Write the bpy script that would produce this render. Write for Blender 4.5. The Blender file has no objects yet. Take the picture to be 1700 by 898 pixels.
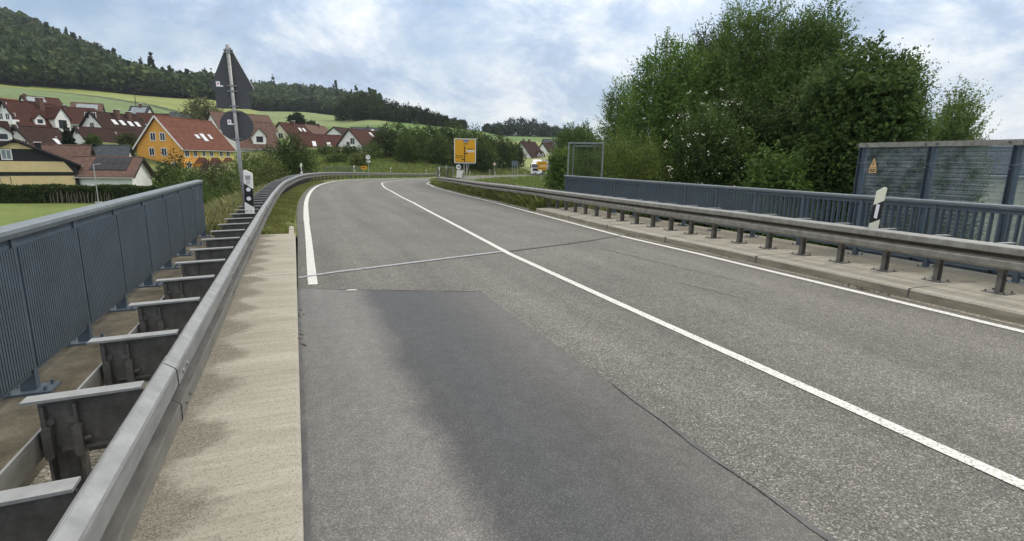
import bpy, math, random
import numpy as np
from math import radians, degrees, sin, cos, atan2, hypot, pi
from mathutils import Matrix, Vector

random.seed(7)
RNG = np.random.default_rng(11)
SC = bpy.context.scene
COL = SC.collection

# ------------------------------------------------------------------ camera
FPX, CAMH = 880.0, 1.7                       # focal length in units of a 1700 px wide frame, eye height
M3 = np.array([[0.92725913, 0.06051226, 0.36949801],
               [-0.37403008, 0.19474294, 0.90673959],
               [0.01708826, 0.97898593, -0.20321057]])   # columns: right, up, forward
cam_d = bpy.data.cameras.new("camera")
cam_d.sensor_width = 36.0
cam_d.lens = 36.0 * FPX / 1700.0
cam_d.clip_start, cam_d.clip_end = 0.05, 6000
cam = bpy.data.objects.new("camera", cam_d)
COL.objects.link(cam)
mw = Matrix.Identity(4)
for r in range(3):
    mw[r][0], mw[r][1], mw[r][2] = M3[r, 0], M3[r, 1], -M3[r, 2]
mw[2][3] = CAMH
cam.matrix_world = mw
SC.camera = cam

# ------------------------------------------------------------------ light
SUN_AZ, SUN_EL = radians(75), radians(52)     # high, beyond the trees on the right, behind thin cloud
w = bpy.data.worlds.new("World")
SC.world = w
w.use_nodes = True
nt = w.node_tree
nt.nodes.clear()


def N(t, kind, **kw):
    n = t.nodes.new(kind)
    for k, v in kw.items():
        setattr(n, k, v)
    return n


def sky_world():
    L = nt.links.new
    out = N(nt, "ShaderNodeOutputWorld")
    sky = N(nt, "ShaderNodeTexSky", sky_type='NISHITA', sun_disc=False)
    sky.sun_elevation, sky.sun_rotation = SUN_EL, SUN_AZ
    sky.air_density, sky.dust_density = 1.0, 1.0
    b1 = N(nt, "ShaderNodeBackground")
    b1.inputs[1].default_value = 0.115
    L(sky.outputs[0], b1.inputs[0])
    tc = N(nt, "ShaderNodeTexCoord")
    sep = N(nt, "ShaderNodeSeparateXYZ")
    L(tc.outputs['Generated'], sep.inputs[0])

    def math_(op, a, b=None, clamp=False):
        m = N(nt, "ShaderNodeMath", operation=op, use_clamp=clamp)
        for i, v in enumerate((a, b)):
            if v is None:
                continue
            if isinstance(v, (int, float)):
                m.inputs[i].default_value = v
            else:
                L(v, m.inputs[i])
        return m.outputs[0]
    zc = math_('MAXIMUM', sep.outputs[2], 0.0)
    den = math_('ADD', zc, 0.48)
    cx = math_('DIVIDE', sep.outputs[0], den)
    cy = math_('DIVIDE', sep.outputs[1], den)
    comb = N(nt, "ShaderNodeCombineXYZ")
    L(cx, comb.inputs[0]); L(cy, comb.inputs[1])

    def noise(scale, det, rough, dist, off):
        mp = N(nt, "ShaderNodeMapping")
        mp.inputs['Location'].default_value = off
        L(comb.outputs[0], mp.inputs[0])
        n = N(nt, "ShaderNodeTexNoise")
        n.inputs['Scale'].default_value = scale
        n.inputs['Detail'].default_value = det
        n.inputs['Roughness'].default_value = rough
        n.inputs['Distortion'].default_value = dist
        L(mp.outputs[0], n.inputs['Vector'])
        return n.outputs[0]
    cover = noise(2.0, 10, 0.6, 0.25, SKY_OFF)          # where cloud is
    shade = noise(3.4, 12, 0.66, 0.3, (4.3, 9.1, 0))     # grey bellies against white tops
    r1 = N(nt, "ShaderNodeValToRGB")                     # cloud mask
    r1.color_ramp.elements[0].position, r1.color_ramp.elements[0].color = 0.34, (0.25, 0.25, 0.25, 1)
    r1.color_ramp.elements[1].position, r1.color_ramp.elements[1].color = 0.52, (1, 1, 1, 1)
    L(cover, r1.inputs[0])
    r2 = N(nt, "ShaderNodeValToRGB")                     # cloud colour
    els = r2.color_ramp.elements
    els[0].position, els[0].color = 0.33, (0.46, 0.57, 0.72, 1)
    els[1].position, els[1].color = 0.63, (1.04, 1.08, 1.1, 1)
    e = els.new(0.43); e.color = (0.54, 0.67, 0.87, 1)
    e = els.new(0.52); e.color = (0.76, 0.86, 0.98, 1)
    L(shade, r2.inputs[0])
    # an overcast sky is brighter overhead than at the horizon
    k = math_('ADD', math_('MULTIPLY', math_('POWER', zc, 1.4), SKY_ZENITH), SKY_LOW)
    b2 = N(nt, "ShaderNodeBackground")
    wm = N(nt, "ShaderNodeMix", data_type='RGBA')
    wf = N(nt, "ShaderNodeMapRange")
    wf.inputs[1].default_value, wf.inputs[2].default_value = .3, .75
    L(zc, wf.inputs[0]); L(wf.outputs[0], wm.inputs[0])
    L(r2.outputs[0], wm.inputs[6]); wm.inputs[7].default_value = (.9, .86, .78, 1)
    L(wm.outputs[2], b2.inputs[0]); L(k, b2.inputs[1])
    mix = N(nt, "ShaderNodeMixShader")
    L(r1.outputs[0], mix.inputs[0]); L(b1.outputs[0], mix.inputs[1]); L(b2.outputs[0], mix.inputs[2])
    L(mix.outputs[0], out.inputs[0])


SKY_OFF = (1.7, 0.4, 0)
SKY_LOW, SKY_ZENITH = 0.73, 1.35
sky_world()
sun_d = bpy.data.lights.new("sun", 'SUN')
sun_d.energy, sun_d.angle, sun_d.color = 1.5, radians(12), (1.0, 0.93, 0.82)
sun = bpy.data.objects.new("sun", sun_d)
COL.objects.link(sun)
sun.rotation_euler = (pi / 2 - SUN_EL, 0, pi - SUN_AZ) if False else Vector(
    (-sin(SUN_AZ) * cos(SUN_EL), -cos(SUN_AZ) * cos(SUN_EL), -sin(SUN_EL))).to_track_quat('-Z', 'Y').to_euler()
vs = SC.view_settings
vs.view_transform, vs.look, vs.exposure, vs.gamma, vs.use_curve_mapping = 'Standard', 'None', 0.2, 1.0, False


# ------------------------------------------------------------------ materials
def material(name, base, rough=0.8, var=0.15, scale=3.0, detail=5.0, stretch=(1, 1, 1), metal=0.0, spec=0.4,
             bump=0.0, bump_scale=None, ramp=None, attr=None, translucent=0.0, coords='Object'):
    """base colour broken up by noise; ramp = [(pos, rgb)...] replaces the plain variation; attr multiplies in a vertex tint"""
    m = bpy.data.materials.new(name)
    m.use_nodes = True
    t = m.node_tree
    b = t.nodes['Principled BSDF']
    L = t.links.new
    b.inputs['Roughness'].default_value = rough
    b.inputs['Metallic'].default_value = metal
    b.inputs['Specular IOR Level'].default_value = spec
    tc = N(t, "ShaderNodeTexCoord")
    mp = N(t, "ShaderNodeMapping")
    mp.inputs['Scale'].default_value = stretch
    L(tc.outputs[coords], mp.inputs[0])
    nz = N(t, "ShaderNodeTexNoise")
    nz.inputs['Scale'].default_value = scale
    nz.inputs['Detail'].default_value = detail
    nz.inputs['Roughness'].default_value = 0.65
    L(mp.outputs[0], nz.inputs['Vector'])
    cr = N(t, "ShaderNodeValToRGB")
    el = cr.color_ramp.elements
    if ramp is None:
        lo = [max(0.0, c * (1 - var)) for c in base]
        hi = [min(1.0, c * (1 + var)) for c in base]
        ramp = [(0.32, lo), (0.68, hi)]
    while len(el) > 1:
        el.remove(el[0])
    el[0].position, el[0].color = ramp[0][0], (*ramp[0][1], 1)
    for p, c in ramp[1:]:
        e = el.new(p); e.color = (*c, 1)
    L(nz.outputs[0], cr.inputs[0])
    colour = cr.outputs[0]
    if attr:
        at = N(t, "ShaderNodeAttribute", attribute_name=attr)
        mx = N(t, "ShaderNodeMix", data_type='RGBA', blend_type='MULTIPLY')
        mx.inputs[0].default_value = 1.0
        L(colour, mx.inputs[6]); L(at.outputs['Color'], mx.inputs[7])
        colour = mx.outputs[2]
    L(colour, b.inputs['Base Color'])
    if bump:
        bn = N(t, "ShaderNodeTexNoise")
        bn.inputs['Scale'].default_value = bump_scale or scale * 6
        bn.inputs['Detail'].default_value = 4
        L(mp.outputs[0], bn.inputs['Vector'])
        bp = N(t, "ShaderNodeBump")
        bp.inputs['Strength'].default_value = bump
        bp.inputs['Distance'].default_value = 0.02
        L(bn.outputs[0], bp.inputs['Height'])
        L(bp.outputs[0], b.inputs['Normal'])
    if translucent:
        tr = N(t, "ShaderNodeBsdfTranslucent")
        L(colour, tr.inputs[0])
        mxs = N(t, "ShaderNodeMixShader")
        mxs.inputs[0].default_value = translucent
        L(b.outputs[0], mxs.inputs[1]); L(tr.outputs[0], mxs.inputs[2])
        L(mxs.outputs[0], t.nodes['Material Output'].inputs[0])
    return m


def stone_speckle(name, dark, mid, light, cell=110.0, big=(0.85, 1.15), bump=0.35, rough=0.75, lat=None, stain=None):
    """aggregate surface: small stones of different grey, broad wear; lat = [(d, factor)...] wear across the lane"""
    m = bpy.data.materials.new(name)
    m.use_nodes = True
    t = m.node_tree
    b = t.nodes['Principled BSDF']
    L = t.links.new
    b.inputs['Roughness'].default_value = rough
    b.inputs['Specular IOR Level'].default_value = 0.35
    tc = N(t, "ShaderNodeTexCoord")
    vo = N(t, "ShaderNodeTexVoronoi")
    vo.inputs['Scale'].default_value = cell
    L(tc.outputs['Object'], vo.inputs['Vector'])
    sp = N(t, "ShaderNodeSeparateColor")
    L(vo.outputs['Color'], sp.inputs[0])
    cr = N(t, "ShaderNodeValToRGB")
    el = cr.color_ramp.elements
    el[0].position, el[0].color = 0.0, (*dark, 1)
    el[1].position, el[1].color = 1.0, (*light, 1)
    e = el.new(0.45); e.color = (*mid, 1)
    e = el.new(0.86); e.color = (*[c * 1.5 for c in mid], 1)
    L(sp.outputs[0], cr.inputs[0])
    nz = N(t, "ShaderNodeTexNoise")
    nz.inputs['Scale'].default_value = 0.55
    nz.inputs['Detail'].default_value = 7
    nz.inputs['Roughness'].default_value = 0.6
    L(tc.outputs['Object'], nz.inputs['Vector'])
    mr = N(t, "ShaderNodeMapRange")
    mr.inputs[1].default_value, mr.inputs[2].default_value = 0.3, 0.7
    mr.inputs[3].default_value, mr.inputs[4].default_value = big
    L(nz.outputs[0], mr.inputs[0])
    # medium mottling
    n2 = N(t, "ShaderNodeTexNoise")
    n2.inputs['Scale'].default_value = 9
    n2.inputs['Detail'].default_value = 5
    L(tc.outputs['Object'], n2.inputs['Vector'])
    m2 = N(t, "ShaderNodeMapRange")
    m2.inputs[1].default_value, m2.inputs[2].default_value = 0.25, 0.75
    m2.inputs[3].default_value, m2.inputs[4].default_value = 0.86, 1.14
    L(n2.outputs[0], m2.inputs[0])
    mul = N(t, "ShaderNodeMath", operation='MULTIPLY')
    L(mr.outputs[0], mul.inputs[0]); L(m2.outputs[0], mul.inputs[1])
    fac = mul.outputs[0]
    mp3 = N(t, "ShaderNodeMapping"); mp3.inputs['Scale'].default_value = (2.6, .16, 1)
    L(tc.outputs['Object'], mp3.inputs[0])
    n3 = N(t, "ShaderNodeTexNoise"); n3.inputs['Scale'].default_value = 1.0; n3.inputs['Detail'].default_value = 6
    L(mp3.outputs[0], n3.inputs['Vector'])
    m3 = N(t, "ShaderNodeMapRange"); m3.inputs[1].default_value, m3.inputs[2].default_value = .3, .7
    m3.inputs[3].default_value, m3.inputs[4].default_value = .88, 1.12
    L(n3.outputs[0], m3.inputs[0])
    mu3 = N(t, "ShaderNodeMath", operation='MULTIPLY')
    L(fac, mu3.inputs[0]); L(m3.outputs[0], mu3.inputs[1])
    fac = mu3.outputs[0]
    if lat:
        at = N(t, "ShaderNodeAttribute", attribute_name="lat")
        lr = N(t, "ShaderNodeValToRGB")
        le = lr.color_ramp.elements
        lo, hi = lat[0][0], lat[-1][0]
        # wobble the lane coordinate so wear edges are not ruler straight
        wz = N(t, "ShaderNodeTexNoise")
        wz.inputs['Scale'].default_value = 1.3
        wz.inputs['Detail'].default_value = 5
        L(tc.outputs['Object'], wz.inputs['Vector'])
        ws = N(t, "ShaderNodeMath", operation='MULTIPLY_ADD')
        ws.inputs[1].default_value, ws.inputs[2].default_value = 0.34, -0.17
        L(wz.outputs[0], ws.inputs[0])
        wa = N(t, "ShaderNodeMath", operation='ADD')
        L(at.outputs['Fac'], wa.inputs[0]); L(ws.outputs[0], wa.inputs[1])
        rr = N(t, "ShaderNodeMapRange")
        rr.inputs[1].default_value, rr.inputs[2].default_value = lo, hi
        L(wa.outputs[0], rr.inputs[0])
        while len(le) > 1:
            le.remove(le[0])
        for i, (p, c) in enumerate(lat):
            q = (p - lo) / (hi - lo)
            if i == 0:
                le[0].position = 0; ee = le[0]
            else:
                ee = le.new(q)
            c = c if isinstance(c, tuple) else (c, c, c)
            ee.color = (*[x / 2 for x in c], 1)
        L(rr.outputs[0], lr.inputs[0])
    mx = N(t, "ShaderNodeMix", data_type='RGBA', blend_type='MULTIPLY')
    mx.inputs[0].default_value = 1.0
    L(cr.outputs[0], mx.inputs[6]); L(fac, mx.inputs[7])
    colour = mx.outputs[2]
    if lat:
        m4 = N(t, "ShaderNodeVectorMath", operation='MULTIPLY')
        sc = N(t, "ShaderNodeVectorMath", operation='SCALE')
        sc.inputs['Scale'].default_value = 2.0
        L(lr.outputs[0], sc.inputs[0])
        L(colour, m4.inputs[0]); L(sc.outputs[0], m4.inputs[1])
        colour = m4.outputs[0]
    L(colour, b.inputs['Base Color'])
    bp = N(t, "ShaderNodeBump")
    bp.inputs['Strength'].default_value = bump
    bp.inputs['Distance'].default_value = 0.006
    L(vo.outputs['Distance'], bp.inputs['Height'])
    L(bp.outputs[0], b.inputs['Normal'])
    return m


MAT = {}
MAT['asphalt'] = stone_speckle("asphalt", (.052, .05, .045), (.108, .105, .096), (.33, .32, .295), 122, (.86, 1.12), .4,
                               lat=[(-.4, .72), (.0, .95), (.5, 1.0), (.9, 1.1), (1.7, .96), (2.5, 1.1), (3.4, .9), (4.4, 1.08),
                                    (5.2, .97), (6.1, 1.08), (6.8, .88), (7.4, .7)])
MAT['patch'] = stone_speckle("patch asphalt", (.06, .06, .061), (.07, .071, .072), (.15, .148, .145), 170, (.9, 1.1), .12, rough=.6,
                             lat=[(-.2, (.9, .86, .82)), (.0, (1.5, 1.44, 1.38)), (.3, (1.66, 1.59, 1.52)), (.6, (1.8, 1.71, 1.63)),
                                  (.84, (.74, .75, .78)), (1.2, (.68, .71, .755)), (1.6, (.82, .82, .83)), (1.95, (1.1, 1.05, 1.0)), (2.3, (1.16, 1.1, 1.05))])
MAT['bitumen'] = material("bitumen seam", (.085, .086, .09), .65, .3, 6)
MAT['crack'] = material('crack', (.062, .06, .056), .9, .3, 20)
MAT['seam_metal'] = material("joint seal", (.33, .345, .38), .6, .25, 8)
MAT['concrete'] = material("cap concrete", (.4, .36, .265), .9, .3, 2.2, 9, (.35, 1.6, 1), bump=.5, bump_scale=90,
                           ramp=[(.25, (.27, .254, .212)), (.42, (.338, .318, .268)), (.58, (.382, .362, .308)), (.75, (.447, .425, .364))])
def kerb_concrete(per=.715, y0=.43, kx=-7.0, x0=-3.35):
    """pale cap concrete, dark damp grit patches at the foot of every rail post"""
    m = MAT['concrete'].copy()
    m.name = "stained cap concrete"
    t = m.node_tree
    L = t.links.new
    b = t.nodes['Principled BSDF']
    src = b.inputs['Base Color'].links[0].from_socket
    tc = N(t, "ShaderNodeTexCoord")
    sp = N(t, "ShaderNodeSeparateXYZ")
    L(tc.outputs['Object'], sp.inputs[0])

    def mth(op, a, c=None, d=None):
        n = N(t, "ShaderNodeMath", operation=op)
        for i, v in enumerate((a, c, d)):
            if v is None: continue
            if isinstance(v, (int, float)): n.inputs[i].default_value = v
            else: L(v, n.inputs[i])
        return n.outputs[0]
    nz = N(t, "ShaderNodeTexNoise"); nz.inputs['Scale'].default_value = 6; nz.inputs['Detail'].default_value = 8
    nz.inputs['Roughness'].default_value = .7
    L(tc.outputs['Object'], nz.inputs['Vector'])
    yy = mth('SINE', mth('MULTIPLY_ADD', sp.outputs[1], 2 * pi / per, -2 * pi * (y0 / per) - pi / 2 + pi))
    xx = mth('MULTIPLY_ADD', sp.outputs[0], kx, x0)          # 0 at x=-.4, grows towards the rail
    v = mth('ADD', mth('ADD', mth('MULTIPLY', yy, .8), xx), mth('MULTIPLY_ADD', nz.outputs[0], 3.2, -1.75))
    st = N(t, "ShaderNodeMapRange"); st.inputs[1].default_value, st.inputs[2].default_value = .0, .9
    L(v, st.inputs[0])
    vo = N(t, "ShaderNodeTexVoronoi"); vo.inputs['Scale'].default_value = 150
    L(tc.outputs['Object'], vo.inputs['Vector'])
    sc = N(t, "ShaderNodeSeparateColor"); L(vo.outputs['Color'], sc.inputs[0])
    cr = N(t, "ShaderNodeValToRGB")
    e = cr.color_ramp.elements
    e[0].color, e[1].color = (.1, .09, .07, 1), (.3, .275, .22, 1)
    q = e.new(.5); q.color = (.17, .155, .12, 1)
    L(sc.outputs[0], cr.inputs[0])
    mx = N(t, "ShaderNodeMix", data_type='RGBA')
    L(mth('MULTIPLY', st.outputs[0], .8), mx.inputs[0]); L(src, mx.inputs[6]); L(cr.outputs[0], mx.inputs[7])
    # sparse pores everywhere
    m2 = N(t, "ShaderNodeMix", data_type='RGBA', blend_type='MULTIPLY')
    pr = N(t, "ShaderNodeMapRange"); pr.inputs[1].default_value, pr.inputs[2].default_value = .0, .3
    pr.inputs[3].default_value, pr.inputs[4].default_value = .62, 1.0
    L(sc.outputs[1], pr.inputs[0])
    m2.inputs[0].default_value = 1
    L(mx.outputs[2], m2.inputs[6]); L(pr.outputs[0], m2.inputs[7])
    # fine brush marks across the cap
    mp = N(t, "ShaderNodeMapping"); mp.inputs['Scale'].default_value = (1.3, 30, 1)
    L(tc.outputs['Object'], mp.inputs[0])
    bn = N(t, "ShaderNodeTexNoise"); bn.inputs['Scale'].default_value = 1; bn.inputs['Detail'].default_value = 7
    L(mp.outputs[0], bn.inputs['Vector'])
    br = N(t, "ShaderNodeMapRange"); br.inputs[1].default_value, br.inputs[2].default_value = .3, .7
    br.inputs[3].default_value, br.inputs[4].default_value = .9, 1.07
    L(bn.outputs[0], br.inputs[0])
    m3 = N(t, "ShaderNodeMix", data_type='RGBA', blend_type='MULTIPLY'); m3.inputs[0].default_value = 1
    L(m2.outputs[2], m3.inputs[6]); L(br.outputs[0], m3.inputs[7])
    L(m3.outputs[2], b.inputs['Base Color'])
    return m


MAT['concrete_mossy'] = material("old concrete", (.2, .175, .12), .95, .35, 3.5, 9, bump=.7, bump_scale=70,
                                 ramp=[(.28, (.045, .04, .028)), (.45, (.085, .074, .053)), (.6, (.135, .12, .088)), (.75, (.2, .18, .138))])
MAT['broken'] = stone_speckle('broken asphalt edge', (.1, .098, .09), (.22, .215, .2), (.45, .43, .4), 60, (.7, 1.25), .6)
MAT['kerb_face'] = material('weathered kerb face', (.26, .235, .18), .95, .3, 4, 8, (1, .5, 2), bump=.6, bump_scale=80)
MAT['kerb'] = kerb_concrete()
MAT['kerb_right'] = kerb_concrete(.733, .15, 2.6, -21.6)
MAT['grit'] = stone_speckle("exposed grit", (.07, .063, .05), (.19, .175, .14), (.42, .39, .33), 75, (.7, 1.2), .6)
MAT['stain'] = stone_speckle("grit stain", (.06, .055, .042), (.17, .155, .12), (.38, .35, .28), 80, (.7, 1.25), .6)
MAT['paint'] = material("road paint", (.78, .78, .75), .65, .1, 75, 3, bump=.25, bump_scale=150,
                        ramp=[(.36, (.2, .195, .18)), (.45, (.52, .52, .5)), (.58, (.68, .68, .66))])
MAT['galv'] = material("galvanised steel", (.27, .275, .275), .5, .22, 7, 6, (3, .6, 3), metal=.45, spec=.5)
def low_grime(m, z0, z1, f):
    t = m.node_tree
    b = t.nodes['Principled BSDF']
    src = b.inputs['Base Color'].links[0].from_socket
    tc = N(t, "ShaderNodeTexCoord"); sp = N(t, "ShaderNodeSeparateXYZ")
    nz = N(t, "ShaderNodeTexNoise"); nz.inputs['Scale'].default_value = 9; nz.inputs['Detail'].default_value = 6
    t.links.new(tc.outputs['Object'], sp.inputs[0]); t.links.new(tc.outputs['Object'], nz.inputs['Vector'])
    ad = N(t, "ShaderNodeMath", operation='MULTIPLY_ADD'); ad.inputs[1].default_value = .1
    t.links.new(nz.outputs[0], ad.inputs[0]); t.links.new(sp.outputs[2], ad.inputs[2])
    mr = N(t, "ShaderNodeMapRange"); mr.inputs[1].default_value, mr.inputs[2].default_value = z0 + .05, z1 + .05
    t.links.new(ad.outputs[0], mr.inputs[0])
    mx = N(t, "ShaderNodeMix", data_type='RGBA'); t.links.new(mr.outputs[0], mx.inputs[0])
    ml = N(t, "ShaderNodeMix", data_type='RGBA', blend_type='MULTIPLY'); ml.inputs[0].default_value = 1
    ml.inputs[7].default_value = (*f, 1)
    t.links.new(src, ml.inputs[6]); t.links.new(ml.outputs[2], mx.inputs[6]); t.links.new(src, mx.inputs[7])
    t.links.new(mx.outputs[2], b.inputs['Base Color'])


low_grime(MAT['galv'], .6, .66, (.72, .69, .63))
MAT['galv_lip'] = material("sky-lit rail lip", (.28, .29, .295), .55, .2, 9, 6, metal=.35)  # sky light caught by the upward lip, put into its colour
MAT['galv_groove'] = material("grime and painted shade in the rail groove", (.085, .082, .076), .75, .4, 8, 7, (3, .5, 3), metal=.15)  # dirt and the groove's shade together, painted as one dark colour
MAT['groove_brown'] = material("brown grime and painted shade in the rail groove", (.07, .06, .047), .8, .4, 6, 7, metal=.1)  # same for the right rail: brown dirt with groove shade painted in
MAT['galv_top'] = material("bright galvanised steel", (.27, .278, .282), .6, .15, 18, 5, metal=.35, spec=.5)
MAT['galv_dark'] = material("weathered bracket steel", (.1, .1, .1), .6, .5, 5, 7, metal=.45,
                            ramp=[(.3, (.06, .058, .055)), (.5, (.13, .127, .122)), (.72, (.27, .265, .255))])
MAT['galv_brown'] = material("road-grimed steel", (.2, .18, .15), .6, .25, 4, 6, (2, 2, 2), metal=.5,
                             ramp=[(.3, (.2, .185, .16)), (.5, (.28, .265, .235)), (.7, (.36, .345, .315))])
MAT['post_brown'] = material("brown grimed post", (.17, .158, .14), .7, .3, 8, metal=.2)
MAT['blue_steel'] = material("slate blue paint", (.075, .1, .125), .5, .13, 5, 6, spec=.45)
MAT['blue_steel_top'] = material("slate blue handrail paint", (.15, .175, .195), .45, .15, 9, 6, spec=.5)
MAT['white'] = material("white plastic", (.8, .8, .76), .5, .06, 12)
MAT['cream_plastic'] = material("aged white plastic", (.74, .73, .6), .5, .08, 9)
MAT['black'] = material("black plastic", (.012, .012, .014), .5, .2, 12)
MAT['reflector'] = material("reflector", (.8, .8, .84), .25, .05, 30, spec=.7)
MAT['sign_back'] = material("grey sign back", (.06, .064, .069), .6, .12, 6)
MAT['sticker'] = material("sticker", (.85, .85, .83), .5, .04, 20)
MAT['yellow'] = material("sign yellow", (.68, .34, .008), .45, .08, 5)
MAT['sign_blue'] = material("sign blue", (.02, .08, .3), .5, .1, 5)
MAT['sign_red'] = material("sign red", (.45, .03, .03), .5, .1, 5)
MAT['grey_alu'] = material("aluminium", (.42, .44, .44), .5, .12, 8, metal=.3)
MAT['dark_net'] = material("dark netting", (.03, .035, .03), .8, .3, 12)
MAT['bark'] = material("bark", (.09, .075, .055), .9, .4, 6, 7, (1, 1, .3), bump=.6)
MAT['soil'] = material("soil", (.06, .05, .03), .95, .4, 2)
MAT['grass'] = material("verge grass soil", (.1, .12, .035), .95, .3, 1.2, 8,
                        ramp=[(.3, (.07, .085, .026)), (.48, (.11, .13, .038)), (.64, (.16, .17, .055)), (.78, (.21, .2, .085))])
MAT['terrain'] = material("fields", (1, 1, 1), .95, .2, .12, 9, attr='tint', bump=.4, bump_scale=4,
                          ramp=[(.3, (.78, .78, .78)), (.7, (1.2, 1.2, 1.2))])
MAT['blade'] = material("grass blades", (1, 1, 1), .7, .12, 3, attr='tint', translucent=.3)
MAT['leaf'] = material("leaves", (1, 1, 1), .6, .1, 2, attr='tint', translucent=.3, spec=.22)
MAT['leaf_far'] = material("far leaves", (1, 1, 1), .8, .15, .4, attr='tint', translucent=.25, spec=.2)


def plaster(name, c):
    return material(name, c, .9, .08, 1.2, 7)


def roof_mat(name, c):
    m = material(name, c, .9, .28, 1.6, 8, spec=.12)
    t = m.node_tree
    b = t.nodes['Principled BSDF']
    tc = N(t, "ShaderNodeTexCoord")
    wv = N(t, "ShaderNodeTexWave", bands_direction='Z')
    wv.inputs['Scale'].default_value = 2.2
    wv.inputs['Distortion'].default_value = .3
    t.links.new(tc.outputs['Object'], wv.inputs['Vector'])
    bp = N(t, "ShaderNodeBump")
    bp.inputs['Strength'].default_value = .8
    bp.inputs['Distance'].default_value = .06
    t.links.new(wv.outputs[0], bp.inputs['Height'])
    t.links.new(bp.outputs[0], b.inputs['Normal'])
    return m


MAT['wall_white'] = plaster("white render", (.8, .8, .78))
MAT['wall_cream'] = plaster("cream render", (.7, .55, .3))
MAT['wall_lightcream'] = plaster("pale cream render", (.68, .62, .45))
MAT['wall_orange'] = plaster("orange render", (.72, .36, .075))
MAT['wall_yellow'] = plaster("yellow render", (.68, .56, .17))
MAT['timber_dark'] = material("dark timber", (.018, .019, .022), .8, .3, 3)
MAT['roof_red'] = roof_mat("red roof tiles", (.15, .066, .047))
MAT['roof_brown'] = roof_mat("red brown roof tiles", (.072, .033, .027))
MAT['roof_dark'] = roof_mat("dark brown roof tiles", (.044, .026, .023))
MAT['roof_brick'] = roof_mat("brick red roof tiles", (.135, .085, .07))
MAT['roof_orange'] = roof_mat("orange roof tiles", (.27, .09, .05))
MAT['roof_grey'] = roof_mat("slate grey roof tiles", (.06, .068, .08))
MAT['solar'] = material("solar panel", (.016, .017, .025), .5, .2, 2, spec=.25)
MAT['solar_light'] = material("solar collector", (.2, .24, .27), .2, .2, 2, spec=.6)
MAT['pane'] = material("window pane", (.03, .035, .045), .15, .3, 1, spec=.6)
MAT['frame'] = material("window frame", (.75, .75, .73), .6, .05, 4)
MAT['skylight'] = material("skylight", (.55, .57, .6), .3, .1, 2, spec=.6)
MAT['chimney'] = material("chimney", (.12, .07, .055), .9, .3, 3)
MAT['truck_white'] = material("truck paint", (.75, .75, .76), .4, .05, 2, spec=.5)
MAT['trailer_grey'] = material("trailer tarpaulin", (.36, .36, .38), .7, .1, 1)
MAT['tyre'] = material("tyre", (.02, .02, .02), .85, .2, 5)
MAT['hedge_stem'] = material("hedge stem", (.22, .18, .14), .9, .3, 5)
MAT['blossom'] = material("blossom", (.75, .72, .62), .7, .1, 3)


def barrier_glass():
    m = bpy.data.materials.new("ribbed acrylic")
    m.use_nodes = True
    t = m.node_tree
    L = t.links.new
    b = t.nodes['Principled BSDF']
    b.inputs['Base Color'].default_value = (.25, .275, .3, 1)
    b.inputs['Roughness'].default_value = .3
    b.inputs['Specular IOR Level'].default_value = .7
    tc = N(t, "ShaderNodeTexCoord")
    wv = N(t, "ShaderNodeTexWave", bands_direction='Z')
    wv.inputs['Scale'].default_value = 8
    L(tc.outputs['Object'], wv.inputs['Vector'])
    nz = N(t, "ShaderNodeTexNoise")
    nz.inputs['Scale'].default_value = 5
    nz.inputs['Detail'].default_value = 6
    L(tc.outputs['Object'], nz.inputs['Vector'])
    ad = N(t, "ShaderNodeMath", operation='MULTIPLY_ADD')
    ad.inputs[1].default_value = .25
    L(nz.outputs[0], ad.inputs[0]); L(wv.outputs[0], ad.inputs[2])
    bp = N(t, "ShaderNodeBump")
    bp.inputs['Strength'].default_value = .5
    bp.inputs['Distance'].default_value = .008
    L(ad.outputs[0], bp.inputs['Height'])
    L(bp.outputs[0], b.inputs['Normal'])
    tr = N(t, "ShaderNodeBsdfTransparent")
    tr.inputs[0].default_value = (.8, .87, .93, 1)
    mx = N(t, "ShaderNodeMixShader")
    mr = N(t, "ShaderNodeMapRange")
    mr.inputs[1].default_value, mr.inputs[2].default_value = .35, .65
    mr.inputs[3].default_value, mr.inputs[4].default_value = .56, .88
    L(nz.outputs[0], mr.inputs[0])
    L(mr.outputs[0], mx.inputs[0]); L(b.outputs[0], mx.inputs[1]); L(tr.outputs[0], mx.inputs[2])
    L(mx.outputs[0], t.nodes['Material Output'].inputs[0])
    return m


MAT['acrylic'] = barrier_glass()


# ------------------------------------------------------------------ object helpers
def tag(o, label=None, cat=None, group=None, kind=None):
    if label: o['label'] = label
    if cat: o['category'] = cat
    if group: o['group'] = group
    if kind: o['kind'] = kind
    return o


def empty(name, loc, label, cat, group=None, rz=0.0):
    o = bpy.data.objects.new(name, None)
    o.empty_display_size = .2
    COL.objects.link(o)
    o.location = loc
    o.rotation_euler = (0, 0, rz)
    return tag(o, label, cat, group)


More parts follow.
